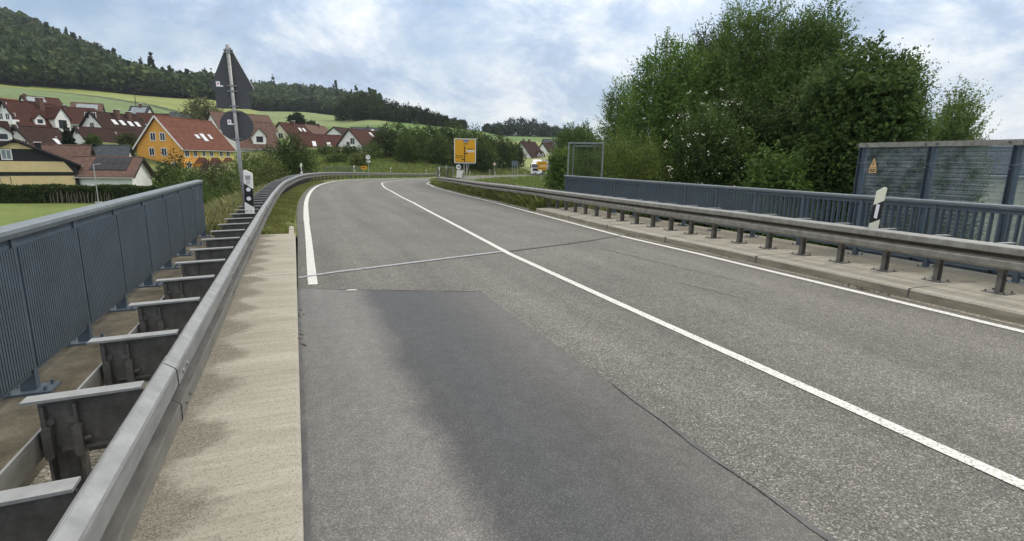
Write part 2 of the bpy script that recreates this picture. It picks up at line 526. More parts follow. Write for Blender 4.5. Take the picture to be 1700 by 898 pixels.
class MB:
    """collects boxes, prisms, tubes and sheets into ONE mesh object"""

    def __init__(s):
        s.v, s.f, s.m = [], [], []

    def add(s, vs, fs, mi=0):
        o = len(s.v)
        s.v += [tuple(map(float, p)) for p in vs]
        s.f += [tuple(i + o for i in f) for f in fs]
        s.m += [mi] * len(fs)
        return s

    def box(s, x0, x1, y0, y1, z0, z1, mi=0):
        v = [(x, y, z) for z in (z0, z1) for y in (y0, y1) for x in (x0, x1)]
        return s.add(v, [(0, 2, 3, 1), (4, 5, 7, 6), (0, 1, 5, 4), (2, 6, 7, 3), (0, 4, 6, 2), (1, 3, 7, 5)], mi)

    def bevbox(s, x0, x1, y0, y1, z0, z1, b, mi=0):
        """box with bevelled long edges seen from above (chamfered outline in z and x)"""
        return s.prism([(x0 + b, z0), (x1 - b, z0), (x1, z0 + b), (x1, z1 - b), (x1 - b, z1), (x0 + b, z1), (x0, z1 - b), (x0, z0 + b)],
                       lambda p, t: (p[0], t, p[1]), y0, y1, mi)

    def prism(s, poly, fn, t0, t1, mi=0):
        n = len(poly)
        v = [fn(p, t0) for p in poly] + [fn(p, t1) for p in poly]
        f = [tuple(range(n))[::-1], tuple(range(n, 2 * n))] + [(i, (i + 1) % n, n + (i + 1) % n, n + i) for i in range(n)]
        return s.add(v, f, mi)

    def tube(s, pts, rad, seg=8, mi=0, caps=True):
        pts = [Vector(p) for p in pts]
        if not isinstance(rad, (list, tuple)):
            rad = [rad] * len(pts)
        rings = []
        for i, p in enumerate(pts):
            d = (pts[min(i + 1, len(pts) - 1)] - pts[max(i - 1, 0)]).normalized()
            a = d.orthogonal().normalized() if abs(d.z) < .95 else Vector((1, 0, 0))
            a = (a - d * a.dot(d)).normalized()
            b = d.cross(a)
            rings.append([p + (a * cos(2 * pi * k / seg) + b * sin(2 * pi * k / seg)) * rad[i] for k in range(seg)])
        v = [q for r in rings for q in r]
        f = []
        for i in range(len(pts) - 1):
            for k in range(seg):
                f.append((i * seg + k, i * seg + (k + 1) % seg, (i + 1) * seg + (k + 1) % seg, (i + 1) * seg + k))
        if caps:
            f.append(tuple(range(seg))[::-1])
            f.append(tuple(range((len(pts) - 1) * seg, len(pts) * seg)))
        return s.add(v, f, mi)

    def bar(s, a, b, w, h, mi=0):
        a, b = Vector(a), Vector(b)
        d = (b - a).normalized()
        x = d.cross(Vector((0, 0, 1)))
        x = Vector((1, 0, 0)) if x.length < 1e-4 else x.normalized()
        z = x.cross(d)
        q = [(-w / 2, -h / 2), (w / 2, -h / 2), (w / 2, h / 2), (-w / 2, h / 2)]
        v = [p + x * i + z * j for p in (a, b) for i, j in q]
        return s.add(v, [(3, 2, 1, 0), (4, 5, 6, 7), (0, 1, 5, 4), (1, 2, 6, 5), (2, 3, 7, 6), (3, 0, 4, 7)], mi)

    def disc(s, c, r, n, t, seg=24, mi=0):
        c, n = Vector(c), Vector(n).normalized()
        s.tube([c - n * t / 2, c + n * t / 2], r, seg, mi)
        return s

    def mesh(s, name, mats):
        me = bpy.data.meshes.new(name)
        me.from_pydata(s.v, [], s.f)
        for m in (mats if isinstance(mats, (list, tuple)) else [mats]):
            me.materials.append(m)
        if any(s.m):
            me.polygons.foreach_set('material_index', s.m)
        me.update()
        return me

    def build(s, name, mats, parent=None, label=None, smooth=False):
        me = s.mesh(name, mats)
        if smooth:
            me.polygons.foreach_set('use_smooth', [True] * len(me.polygons))
        return link(name, me, parent, label)


def link(name, me, parent=None, label=None):
    o = bpy.data.objects.new(name, me)
    COL.objects.link(o)
    if parent is not None:
        o.parent = parent
    if label:
        o['label'] = label
    return o


def copy_tree(o, parent=None):
    c = o.copy()
    COL.objects.link(c)
    c.parent = parent
    for ch in list(o.children):
        copy_tree(ch, c)
    return c


def numpy_mesh(name, V, F, mats, tint=None, attr_f=None):
    """V (n,3), F (m,k) all the same size k"""
    me = bpy.data.meshes.new(name)
    V = np.ascontiguousarray(V, dtype=np.float32)
    F = np.ascontiguousarray(F, dtype=np.int32)
    me.vertices.add(len(V))
    me.vertices.foreach_set('co', V.ravel())
    k = F.shape[1]
    me.loops.add(F.size)
    me.loops.foreach_set('vertex_index', F.ravel())
    me.polygons.add(len(F))
    me.polygons.foreach_set('loop_start', np.arange(0, F.size, k, dtype=np.int32))
    for m in (mats if isinstance(mats, (list, tuple)) else [mats]):
        me.materials.append(m)
    if tint is not None:
        a = me.attributes.new('tint', 'FLOAT_COLOR', 'POINT')
        c = np.ones((len(V), 4), np.float32)
        c[:, :3] = tint
        a.data.foreach_set('color', c.ravel())
    for nm, arr in (attr_f or {}).items():
        a = me.attributes.new(nm, 'FLOAT', 'POINT')
        a.data.foreach_set('value', np.ascontiguousarray(arr, np.float32))
    me.update(calc_edges=True)
    return me


def bearing(px):
    d = M3 @ np.array([(px - 850) / FPX, (449 - 260) / FPX, 1])
    return atan2(d[0], d[1])


def ground_at(px, D):
    a = bearing(px)
    x, y = D * sin(a), D * cos(a)
    return x, y, float(terrain_z(np.array([x]), np.array([y]))[0])


def height_at(px, py, D):
    d = M3 @ np.array([(px - 850) / FPX, (449 - py) / FPX, 1])
    return CAMH + D * d[2] / hypot(d[0], d[1])


# ------------------------------------------------------------------ road alignment (metres; y runs along the bridge)
LEFT = np.array([(.13, -20), (.13, -8), (.14, 0), (.14, 7.3), (.19, 11.6), (.24, 16.4), (.36, 22), (.66, 28.5), (1.6, 39.5), (4.4, 55.3),
                 (8.5, 68.5), (13.2, 80), (21.5, 97), (31, 110.5), (43, 121), (58, 130), (80, 140), (115, 152)])


def spline(P, n=40):
    P = np.asarray(P, float)
    E = np.vstack([2 * P[0] - P[1], P, 2 * P[-1] - P[-2]])
    out = []
    for i in range(1, len(E) - 2):
        t = np.linspace(0, 1, n, endpoint=False)[:, None]
        p0, p1, p2, p3 = E[i - 1:i + 3]
        # centripetal-like tangents scaled by the spans on either side
        l0, l1, l2 = [np.linalg.norm(b - a) for a, b in ((p0, p1), (p1, p2), (p2, p3))]
        m1 = ((p1 - p0) / l0 * l1 + (p2 - p1) / l1 * l0) / (l0 + l1) * l1
        m2 = ((p2 - p1) / l1 * l2 + (p3 - p2) / l2 * l1) / (l1 + l2) * l1
        out.append((2 * t**3 - 3 * t**2 + 1) * p1 + (t**3 - 2 * t**2 + t) * m1 + (-2 * t**3 + 3 * t**2) * p2 + (t**3 - t**2) * m2)
    out.append(P[-1:])
    return np.vstack(out)


def resample(C, step):
    s = np.r_[0, np.cumsum(np.linalg.norm(np.diff(C, axis=0), axis=1))]
    q = np.arange(0, s[-1], step)
    return np.stack([np.interp(q, s, C[:, k]) for k in range(C.shape[1])], 1)


LP = resample(spline(LEFT), .5)
LT = np.gradient(LP, axis=0)
LT /= np.linalg.norm(LT, axis=1)[:, None]
for _ in range(6):
    LT[1:-1] = (LT[:-2] + LT[1:-1] * 2 + LT[2:]) / 4
LT /= np.linalg.norm(LT, axis=1)[:, None]
LN = np.stack([LT[:, 1], -LT[:, 0]], 1)        # to the right
LY = LP[:, 1]
tab = lambda T, y: np.interp(y, *np.array(T, float).T)
ZL = [(-20, 0), (22, 0), (30, -.06), (40, -.2), (52, -.42), (66, -.8), (80, -1.2), (100, -1.8), (140, -2.0), (160, -2.1)]
CF = [(-20, 0), (8, 0), (16, .07), (22, .12), (30, .2), (40, .25), (60, .25), (90, .1), (140, 0)]
DC = [(-20, 3.48), (9, 3.46), (15, 3.78), (22, 4.1), (33, 4.4), (44, 4.3), (55, 3.95), (70, 3.75), (160, 3.6)]
DR = [(-20, 6.98), (5, 6.98), (10.8, 6.95), (16, 7.35), (24.6, 7.92), (37, 8.45), (51, 8.5), (60, 8.0), (75, 7.5), (160, 7.2)]


def road_z(d, y):
    return tab(ZL, y) - tab(CF, y) * np.clip(d / 7.2, -.05, 1.2)


def road_pt(i, d, dz=0.0):
    """point beside the left edge line: sample i, d metres to its right"""
    p = LP[i] + LN[i] * d
    return float(p[0]), float(p[1]), float(road_z(d, LY[i]) + dz)


def strip(name, mat, idx, dfun, dz, lat=True, parent=None):
    """surface following the road; dfun(y) -> list of offsets across"""
    V, Fa, A = [], [], []
    n = None
    for r, i in enumerate(idx):
        ds = dfun(LY[i])
        n = len(ds)
        for d in ds:
            z = dz(d, LY[i]) if callable(dz) else dz
            V.append(road_pt(i, d, z)); A.append(d)
    for r in range(len(idx) - 1):
        for k in range(n - 1):
            a = r * n + k
            Fa.append((a, a + 1, a + n + 1, a + n))
    me = numpy_mesh(name, V, np.array(Fa), mat, attr_f={'lat': np.array(A)})
    return link(name, me, parent)


ALL = list(range(len(LP)))
IDX = lambda y0, y1: [i for i in ALL if y0 <= LY[i] <= y1]

# ------------------------------------------------------------------ terrain
COLS = [(-40, [(0, -4.6), (90, -4.5), (104, -4.2), (130, 1.5), (200, 11), (480, 60), (800, 190), (950, 240), (1600, 200)]),
        (-20.03, [(0, -4.6), (92, -4.5), (104, -4.2), (122, 1.1), (150, 2.8), (200, 11.0), (230, 16.0), (480, 44.5), (800, 127.0), (950, 160), (1600, 130)]),
        (-14.94, [(0, -4.6), (86, -4.5), (102, -4.2), (125, 2.7), (155, 5.6), (200, 11.6), (240, 15.8), (500, 47.3), (780, 104), (880, 118), (1600, 110)]),
        (-11.49, [(0, -4.6), (80, -4.4), (102, -3.6), (125, 1.0), (155, 4.6), (200, 10.7), (240, 15.3), (500, 45.8), (700, 68), (800, 72), (1600, 70)]),
        (-8.93, [(0, -4.6), (78, -4.4), (100, -3.4), (130, .6), (160, 4.2), (240, 13.1), (500, 44.9), (620, 53), (700, 53), (1600, 50)]),
        (-6.81, [(0, -4.6), (76, -4.4), (98, -3.2), (130, .6), (160, 4.3), (240, 12.4), (520, 46.6), (1000, 92), (1600, 85)]),
        (-2.59, [(0, -4.6), (70, -4.4), (90, -3.2), (130, 1.0), (160, 4.7), (240, 11.8), (600, 46.0), (1000, 104), (1600, 95)]),
        (1.09, [(0, -4.6), (64, -4.4), (84, -3.0), (105, -1.6), (120, 0.2), (150, 3.3), (240, 10.9), (600, 47.4), (1000, 102), (1600, 95)]),
        (4.39, [(0, -4.7), (55, -4.4), (76, -2.4), (95, -1.4), (125, 1.1), (155, 3.5), (240, 11.4), (600, 44.7), (950, 94), (1600, 90)]),
        (7.8, [(0, -4.8), (52, -4.4), (80, -2.0), (98, -1.6), (125, 1.1), (155, 3.4), (240, 11.8), (400, 30.1), (900, 74), (1600, 70)]),
        (11.35, [(0, -4.9), (50, -4.4), (80, -2.2), (104, -1.9), (130, 1.1), (160, 3.0), (240, 10.2), (350, 23.6), (800, 52), (1600, 50)]),
        (15.02, [(0, -5), (45, -4.4), (62, -2.0), (90, -2.0), (108, -2.1), (130, .6), (160, 2.1), (240, 9.3), (350, 21.7), (800, 45), (1600, 45)]),
        (18.14, [(0, -5), (45, -4.4), (64, -2.0), (90, -2.2), (114, -2.2), (138, -.3), (165, .9), (240, 8.3), (400, 22.9), (800, 42), (1600, 40)]),
        (21.92, [(0, -5), (45, -4.6), (66, -2.1), (90, -2.4), (122, -2.2), (145, -1.0), (200, 2.6), (300, 10.3), (500, 25.1), (800, 40), (1600, 40)]),
        (26.96, [(0, -5.1), (50, -4.8), (75, -2.8), (130, -2.3), (160, -1.6), (200, 2.9), (300, 10.0), (500, 23.6), (800, 36), (1600, 36)]),
        (37.4, [(0, -5.2), (70, -5), (150, -2.2), (300, 5.7), (800, 24), (1600, 24)]),
        (65.3, [(0, -5.2), (90, -5), (300, 2), (900, 14), (1600, 14)]),
        (110, [(0, -5.2), (90, -5), (300, 2), (900, 14), (1600, 14)])]
_AZ = np.array([c[0] for c in COLS])


def _pchip_cols(D):
    out = np.empty((len(COLS), len(D)))
    for k, (_, l) in enumerate(COLS):
        a = np.array(l, float)
        out[k] = np.interp(D, a[:, 0], a[:, 1])
    return out


_DG = np.linspace(0, 1600, 1601)
_TG = _pchip_cols(_DG)
ker = np.hanning(17); ker /= ker.sum()
_TG = np.array([np.convolve(np.pad(r, 8, mode='edge'), ker, 'valid') for r in _TG])


def terrain_raw(x, y):
    D = np.clip(np.hypot(x, y), 0, 1600)
    az = np.clip(np.degrees(np.arctan2(x, y)), _AZ[0], _AZ[-1])
    k = np.clip(np.searchsorted(_AZ, az) - 1, 0, len(_AZ) - 2)
    t = (az - _AZ[k]) / (_AZ[k + 1] - _AZ[k])
    t = t * t * (3 - 2 * t) * .5 + t * .5
    i = np.clip(D.astype(int), 0, 1599)
    f = D - i
    a = _TG[k, i] * (1 - f) + _TG[k, i + 1] * f
    b = _TG[k + 1, i] * (1 - f) + _TG[k + 1, i + 1] * f
    z = a * (1 - t) + b * t
    z += np.where(D > 160, 1, 0) * np.clip((D - 160) / 300, 0, 1) * (np.sin(x * .021 + 1.3) * np.sin(y * .017) * 2.0)
    return z


_RC = (LP + LN * 3.6)[::4]
_RZ = (road_z(3.6, LY))[::4]


def terrain_z(x, y):
    x = np.asarray(x, float); y = np.asarray(y, float)
    z = terrain_raw(x, y)
    D = np.hypot(x, y)
    near = np.where(D < 190)[0]
    for s in range(0, len(near), 20000):
        q = near[s:s + 20000]
        d2 = (x[q, None] - _RC[None, :, 0])**2 + (y[q, None] - _RC[None, :, 1])**2
        j = d2.argmin(1)
        d = np.sqrt(d2[np.arange(len(q)), j])
        far = _RC[j, 1] > 15
        cap = _RZ[j] - .3 + np.clip(d - 6.5, 0, 50) * .45      # cut clear of the carriageway
        z[q] = np.where(far, np.minimum(z[q], np.where(d < 30, cap, 1e9)), z[q])
    return z


def build_terrain():
    az = np.radians(np.r_[np.arange(-40, -24, 1.0), np.arange(-24, 72, .22), np.arange(72, 111, 2.0)])
    D = np.r_[np.array([0.5, 3]), np.geomspace(6, 1600, 300)]
    A, R = np.meshgrid(az, D)
    x, y = (R * np.sin(A)).ravel(), (R * np.cos(A)).ravel()
    z = terrain_z(x, y)
    deg = np.degrees(A).ravel(); r = R.ravel()
    n = len(az)
    idx = np.arange(len(D) * n).reshape(len(D), n)
    F = np.stack([idx[:-1, :-1], idx[:-1, 1:], idx[1:, 1:], idx[1:, :-1]], -1).reshape(-1, 4)
    # crops: every zone is a real field with its own plant colour
    meadow = np.array([.11, .135, .038])
    lawn = np.array([.115, .152, .03])
    barley = np.array([.19, .22, .06])
    beet = np.array([.115, .165, .06])
    green = np.array([.085, .15, .03])
    straw = np.array([.2, .23, .08])
    forest = np.array([.018, .026, .012])
    wob = np.sin(x * .05) * 3 + np.sin(y * .043 + 1) * 3
    c = np.tile(meadow, (len(x), 1))
    c[(r < 96) & (deg < -7)] = lawn
    fe = np.interp(deg, [-40, -20, -15, -11.5, -9, -6.8, -2.6, 1, 4.4, 7.8, 11.4, 15, 18, 22, 27, 111],
                   [470, 480, 500, 500, 500, 520, 600, 600, 560, 400, 350, 350, 400, 500, 500, 420])
    up = (r > 165) & (r < fe)
    c[up] = beet
    bound = np.interp(deg, [-30, -20, -12, -8, -3, 12], [420, 400, 330, 300, 420, 420])
    c[up & (r > bound + wob) & (deg < -3)] = barley
    hedge = np.abs(r - bound - wob) < 11
    c[up & hedge & (deg < -9)] = np.array([.04, .06, .02])
    c[up & (r > bound + 60 + wob) & (deg < -14)] = barley * np.array([.9, .95, .8])
    low = np.interp(deg, [-12, -3, 4, 15], [230, 330, 330, 300])
    c[up & (deg > -7) & (r < low)] = green
    c[up & (deg > -3) & (r > low) & (deg < 9)] = np.array([.16, .2, .075])
    c[up & (deg >= 9) & (deg < 30)] = green * 1.05
    c[up & (deg > 20) & (deg < 30) & (r < 330)] = straw
    tram = (np.mod(r + wob * .2, 14) < 1.6) & up & (r > 190)
    c[tram] *= .78
    c[r >= fe] = forest
    c *= RNG.uniform(.9, 1.1, (len(x), 1))
    me = numpy_mesh("terrain", np.stack([x, y, z], 1), F, MAT['terrain'], tint=c)
    me.polygons.foreach_set('use_smooth', np.ones(len(F), bool))
    o = link("ground", me)
    tag(o, kind='structure')
    return fe, deg


build_terrain()

# ------------------------------------------------------------------ carriageway
LEFT_EDGE = [(-20, -.19), (7.4, -.19), (13, -.22), (18, -.28), (24, -.28), (35, -.28), (160, -.3)]


def asphalt_cols(y):
    a, c, r = tab(LEFT_EDGE, y), tab(DC, y), tab(DR, y) + (.34 if y < 17.4 else .3)
    return [a] + list(np.linspace(a, r, 15)[1:-1]) + [r]


tag(strip("road", MAT['asphalt'], IDX(-19, 151), asphalt_cols, 0.0), kind='structure')
# dark repair patch in the near left lane
pv, pf, pa = [], [], []
ys = [-8 + .25 * k for k in range(61)] + [7.3]
xs = [-.05, .15, .35, .55, .75, .95, 1.2, 1.5, 1.8, 2.0]
for y in ys:
    xr = 2.18 + .012 * sin(y * 2.1) + .006 * sin(y * 7.7)
    for x in xs + [xr]:
        yy = y
        if y > 6.2:
            yy = y - (y - 6.2) * .8 * (x / 2.2)
        pv.append((x, yy, .004)); pa.append(x)
nx = len(xs) + 1
for r in range(len(ys) - 1):
    for k in range(nx - 1):
        a = r * nx + k
        pf.append((a, a + 1, a + nx + 1, a + nx))
for pts in ([(5.35, 10.2), (5.6, 9.1), (5.75, 7.9), (5.9, 6.6), (6.15, 5.4)], [(5.05, 6.2), (5.2, 5.5), (5.3, 4.9)], [(4.6, 12.5), (4.75, 11.6), (4.8, 10.9)], [(1.5, 16), (1.62, 14.6), (1.66, 13.5)]):
    C = spline(pts, 14)
    mb = MB()
    wv_ = [(.005 + .004 * abs(sin(k * 1.7))) * (1 - abs(2 * k / (len(C) - 1) - 1)**3) for k in range(len(C))]
    jx = [.018 * sin(k * 2.3) + .012 * sin(k * 5.1) for k in range(len(C))]
    zq = .0105 if pts[0][0] < 2 and pts[0][1] < 4 else .0035
    mb.add([(C[k][0] + jx[k] - wv_[k], C[k][1], zq - float(tab(CF, C[k][1])) * C[k][0] / 7.2) for k in range(len(C))] + [(C[k][0] + jx[k] + wv_[k], C[k][1], zq - float(tab(CF, C[k][1])) * C[k][0] / 7.2) for k in range(len(C))],
           [(k, len(C) + k, len(C) + k + 1, k + 1) for k in range(len(C) - 1)])
    tag(mb.build("road_crack", MAT['crack']), kind='structure')
tag(link("road_patch", numpy_mesh("road_patch", pv, np.array(pf), MAT['patch'], attr_f={'lat': np.array(pa)})), kind='structure')
# seam of poured bitumen round the patch
mb = MB()
rail = []
for k in range(80):
    y = -6 + k * .16
    if y > 3.6: break
    c0 = 2.2 + .012 * sin(y * 2.1) + .006 * sin(y * 7.7)
    hw = max(.006, .024 + .012 * sin(y * 2.3 + .6) + .007 * sin(y * 9)) * min(1.0, max(.05, (3.5 - y) / 1.6))
    rail.append((c0 - hw, c0 + hw, y))
mb.add([(a, y, .008) for a, b, y in rail] + [(b, y, .008) for a, b, y in rail],
       [(i, len(rail) + i, len(rail) + i + 1, i + 1) for i in range(len(rail) - 1)])
top = [(x, 7.3 - 1.1 * .8 * (x / 2.2) + .02 * sin(x * 9)) for x in np.linspace(-.04, 2.2, 16)]
mb.add([(x, y - .01, .0085) for x, y in top] + [(x, y + .012, .0085) for x, y in top],
       [(i, i + 1, len(top) + i + 1, len(top) + i) for i in range(len(top) - 1)])
tag(mb.build("patch_seam", MAT['bitumen']), kind='structure')

mb = MB(); mb.add([(-.062, -8, .009), (-.028, -8, .009), (-.03, 7.3, .009), (-.062, 7.3, .009)], [(0, 1, 2, 3)])
tag(mb.build("kerb_seam", MAT['bitumen']), kind='structure')

# painted lines
W = .062
tag(strip("edge_line", MAT['paint'], IDX(7.35, 151), lambda y: [-W - .012 * (y > 15), W + .012 * (y > 15)], .006), kind='structure')
tag(strip("centre_line", MAT['paint'], IDX(-19, 151), lambda y: [tab(DC, y) - .055, tab(DC, y) + .055], .006), kind='structure')
tag(strip("edge_line", MAT['paint'], IDX(-19, 151), lambda y: [tab(DR, y) - W, tab(DR, y) + W], .006), kind='structure')
# carriageway joint of the bridge end: pale seal strips, slanting across
mb = MB()
J = [(-.04, 7.98), (.5, 8.24), (1.4, 8.53), (2.5, 8.9), (3.55, 9.24)]
for o_ in (-.035, .02):
    mb.add([(x, y + o_, .010) for x, y in J] + [(x, y + o_ + .042, .010) for x, y in J], [(i, i + 1, 5 + i + 1, 5 + i) for i in range(4)])
tag(mb.build("expansion_joint", MAT['seam_metal']), kind='structure')
mb = MB()
J = [(3.72, 9.27, 0), (4.8, 9.66, -.005), (5.9, 10.1, -.012), (7.22, 10.75, -.03)]
mb.add([(x, y - .03, z + .012) for x, y, z in J] + [(x, y + .03, z + .012) for x, y, z in J], [(i, i + 1, 4 + i + 1, 4 + i) for i in range(3)])
tag(mb.build("expansion_joint", MAT['bitumen']), kind='structure')
mb = MB()
mb.add([(.53, 6.98, .0125), (.66, 6.96, .0125), (.67, 7.0, .0125), (.6, 7.03, .0125), (.54, 7.02, .0125)], [(0, 1, 2, 3, 4)])
tag(mb.build("paint_fleck", MAT['paint']), kind='structure')

# ------------------------------------------------------------------ bridge caps
CAPL = .1


def capl():
    mb = MB()
    prof = [(-.06, -.12), (-.06, CAPL - .02), (-.08, CAPL), (-.74, CAPL)]
    ys = list(np.arange(-9, 12.2, .4)) + [12.12]
    V = [(x + (0 if k else 0), y, z) for y in ys for k, (x, z) in enumerate(prof)]
    n = len(prof)
    F = [(r * n + k, r * n + n + k, r * n + n + k + 1, r * n + k + 1) for r in range(len(ys) - 1) for k in range(n - 1)]
    mb.add(V, F)
    tag(mb.build("bridge_kerb", MAT['kerb']), kind='structure')
    mb = MB()
    mb.box(-1.3, -.74, -9, 12.1, -.3, CAPL - .003)
    tag(mb.build("bridge_kerb_inner", MAT['grit']), kind='structure')
    mb = MB()
    mb.box(-2.02, -1.3, -9, 12.1, -.7, CAPL - .001)
    tag(mb.build("bridge_edge_beam", MAT['concrete_mossy']), kind='structure')
    mb = MB()
    mb.box(-.74, -.075, 7.86, 7.88, CAPL - .05, CAPL + .004)
    tag(mb.build("kerb_joint", MAT['paint']), kind='structure')
    mb = MB()
    mb.box(-1.9, 9.8, -12, 11.9, -1.3, -.31)
    tag(mb.build("bridge_deck", MAT['concrete_mossy']), kind='structure')


capl()


def capr():
    ys = list(np.arange(-9, 17.3, .4)) + [17.3]
    V, n = [], 5
    for y in ys:
        x0 = tab([(-20, 7.44), (5, 7.46), (10.8, 7.44), (17.4, 7.95)], y)
        zr = -tab(CF, y) * 1.05
        V += [(x0 - .02, y, zr - .1), (x0 + .0, y, .105 + zr), (x0 + .025, y, .13 + zr), (x0 + .55, y, .134 + zr), (9.75, y, .13 + zr)]
    F = [(r * n + k, r * n + k + 1, r * n + n + k + 1, r * n + n + k) for r in range(len(ys) - 1) for k in range(n - 1)]
    mb = MB()
    mb.add(V, F)
    mb.m = [1 if k % (n - 1) < 1 else 0 for k in range(len(F))]
    m = len(ys) - 1
    mb.add([V[m * n + k] for k in range(n)] + [(9.75, 17.3, -1)], [(0, 1, 2, 3, 4, 5)])
    tag(mb.build("bridge_kerb", [MAT['kerb_right'], MAT['kerb_face']]), kind='structure')
    # open gutter strip between line and kerb
    mb = MB()
    V = []
    for y in ys:
        x0 = tab([(-20, 7.44), (5, 7.46), (10.8, 7.44), (17.4, 7.95)], y)
        V += [(x0 - .14, y, .0045 - tab(CF, y)), (x0 + .01, y, .0045 - tab(CF, y))]
    mb.add(V, [(2 * r, 2 * r + 1, 2 * r + 3, 2 * r + 2) for r in range(len(ys) - 1)])
    tag(mb.build("gutter", MAT['grit']), kind='structure')


capr()
for y in (1.9, 4.35, 6.9, 9.4, 11.9, 14.4):
    zr = -tab(CF, y) * 1.05
    x0 = tab([(-20, 7.44), (5, 7.46), (10.8, 7.44), (17.4, 7.95)], y)
    mb = MB(); mb.box(x0 - .016, x0 + .03, y - .005, y + .005, zr - .05, .1325 + zr); mb.box(x0 + .031, 8.9, y - .004, y + .004, .1 + zr, .1355 + zr)
    tag(mb.build("kerb_joint", MAT['bitumen']), kind='structure')
rr = random.Random(12)
for cx, cy, n in ((7.36, 4.9, 26), (7.34, 4.6, 14), (7.38, 10.6, 18), (7.36, 2.4, 12), (7.4, 7.4, 8), (-.045, 5.2, 12), (-.045, 6.1, 10)):
    mb = MB()
    for k in range(n):
        x, y = cx + rr.gauss(0, .03), cy + rr.gauss(0, .16)
        s_ = rr.uniform(.008, .028)
        z = .006 - (tab(CF, y) if cx > 1 else 0)
        mb.add([(x - s_, y - s_ * .4, z), (x + s_, y - s_ * .6, z), (x + s_ * .6, y + s_, z), (x - s_ * .5, y + s_ * .8, z), (x, y, z + s_ * .5)], [(0, 1, 4), (1, 2, 4), (2, 3, 4), (3, 0, 4)])
    tag(mb.build("gutter_dirt", MAT['soil']), kind='structure')


# ------------------------------------------------------------------ verges beyond the bridge
def verge(name, y0, side):
    ii = IDX(y0, 151)[::2]
    V = []
    for i in ii:
        y = LY[i]
        if side < 0:
            e = tab(LEFT_EDGE, y) + .06
            ds = [e, e - .25, e - .7, e - 1.4, e - 2.0, e - 3.2, e - 5, e - 8, e - 11]
            dz = [-.03, .0, .03, .02, -.1, -.7, -1.7, -3.4, -5.4]
        else:
            e = tab(DR, y) + .22
            ds = [e, e + .3, e + .8, e + 1.6, e + 2.6, e + 3.8, e + 5.5, e + 8, e + 11]
            dz = [-.03, .0, .05, .03, -.1, -.5, -1.5, -3.0, -5.2]
        rise = np.clip((y - 60) / 25, 0, 1)
        for k, (d, q) in enumerate(zip(ds, dz)):
            jit = .035 * sin(i * .9 + k * 2.1) + .03 * sin(i * .37 + k)
            if q < -.2:
                q = q * (1 - .75 * rise)
            V.append(road_pt(i, d, q + (jit if k else 0)))
    n = 9
    F = [(r * n + k, r * n + k + 1, r * n + n + k + 1, r * n + n + k) for r in range(len(ii) - 1) for k in range(n - 1)]
    me = numpy_mesh(name, V, np.array(F), MAT['grass'])
    me.polygons.foreach_set('use_smooth', np.ones(len(F), bool))
    return tag(link(name, me), kind='structure')


verge("verge", 12.3, -1)
verge("verge", 17.3, 1)
# end walls under the caps so that the embankment reads solid
mb = MB(); mb.box(-2.0, 9.75, 11.9, 12.12, -6, -.33)
tag(mb.build("abutment", MAT['concrete_mossy']), kind='structure')
# left kerb stones after the bridge, crumbling asphalt edge on the right
for y0, y1 in ((12.2, 13.05), (13.1, 13.7)):
    mb = MB(); mb.bevbox(-.2, -.09, y0, y1, -.1, .07, .015)
    tag(mb.build("kerb_stone", MAT['concrete']), 'short pale kerb stone between grass verge and left road edge, ' + ('nearest the bridge cap' if y0 < 13 else 'second beyond the bridge cap'), 'kerb stone', 'kerb stones at the left road edge')
rr = random.Random(5)
mb = MB()
for k, i in enumerate(IDX(18, 46)):
    e = tab(DR, LY[i]) + .29
    wd = .26 + .2 * abs(sin(k * .8)) + rr.uniform(0, .16)
    if rr.random() < .15: continue
    q = [road_pt(i, e - .05, .01), road_pt(i, e + wd, .035), road_pt(min(i + 1, len(LP) - 1), e + wd * rr.uniform(.6, 1.1), .035), road_pt(min(i + 1, len(LP) - 1), e - .05, .01)]
    mb.add(q + [(x, y, z - .2) for x, y, z in q], [(0, 1, 2, 3), (0, 4, 5, 1), (1, 5, 6, 2), (2, 6, 7, 3)])
tag(mb.build("gutter_edge", MAT['broken']), kind='structure')


# ------------------------------------------------------------------ foliage
def norm(a):
    return a / np.maximum(np.linalg.norm(a, axis=-1, keepdims=True), 1e-9)


def leaf_mesh(name, P, Dn, Ln, Wd, tint, mat):
    """one diamond leaf per row: base P, direction Dn, length, width"""
    n = len(P)
    side = norm(np.cross(Dn, RNG.normal(size=(n, 3))))
    nr = np.cross(Dn, side)
    L_, W_ = Ln[:, None], Wd[:, None]
    V = np.empty((n, 4, 3))
    V[:, 0] = P
    V[:, 1] = P + Dn * L_ * .45 + side * W_ * .5 + nr * L_ * .1
    V[:, 2] = P + Dn * L_
    V[:, 3] = P + Dn * L_ * .45 - side * W_ * .5 + nr * L_ * .1
    F = np.arange(n * 4).reshape(n, 4)
    return numpy_mesh(name, V.reshape(-1, 3), F, mat, tint=np.repeat(tint, 4, 0))


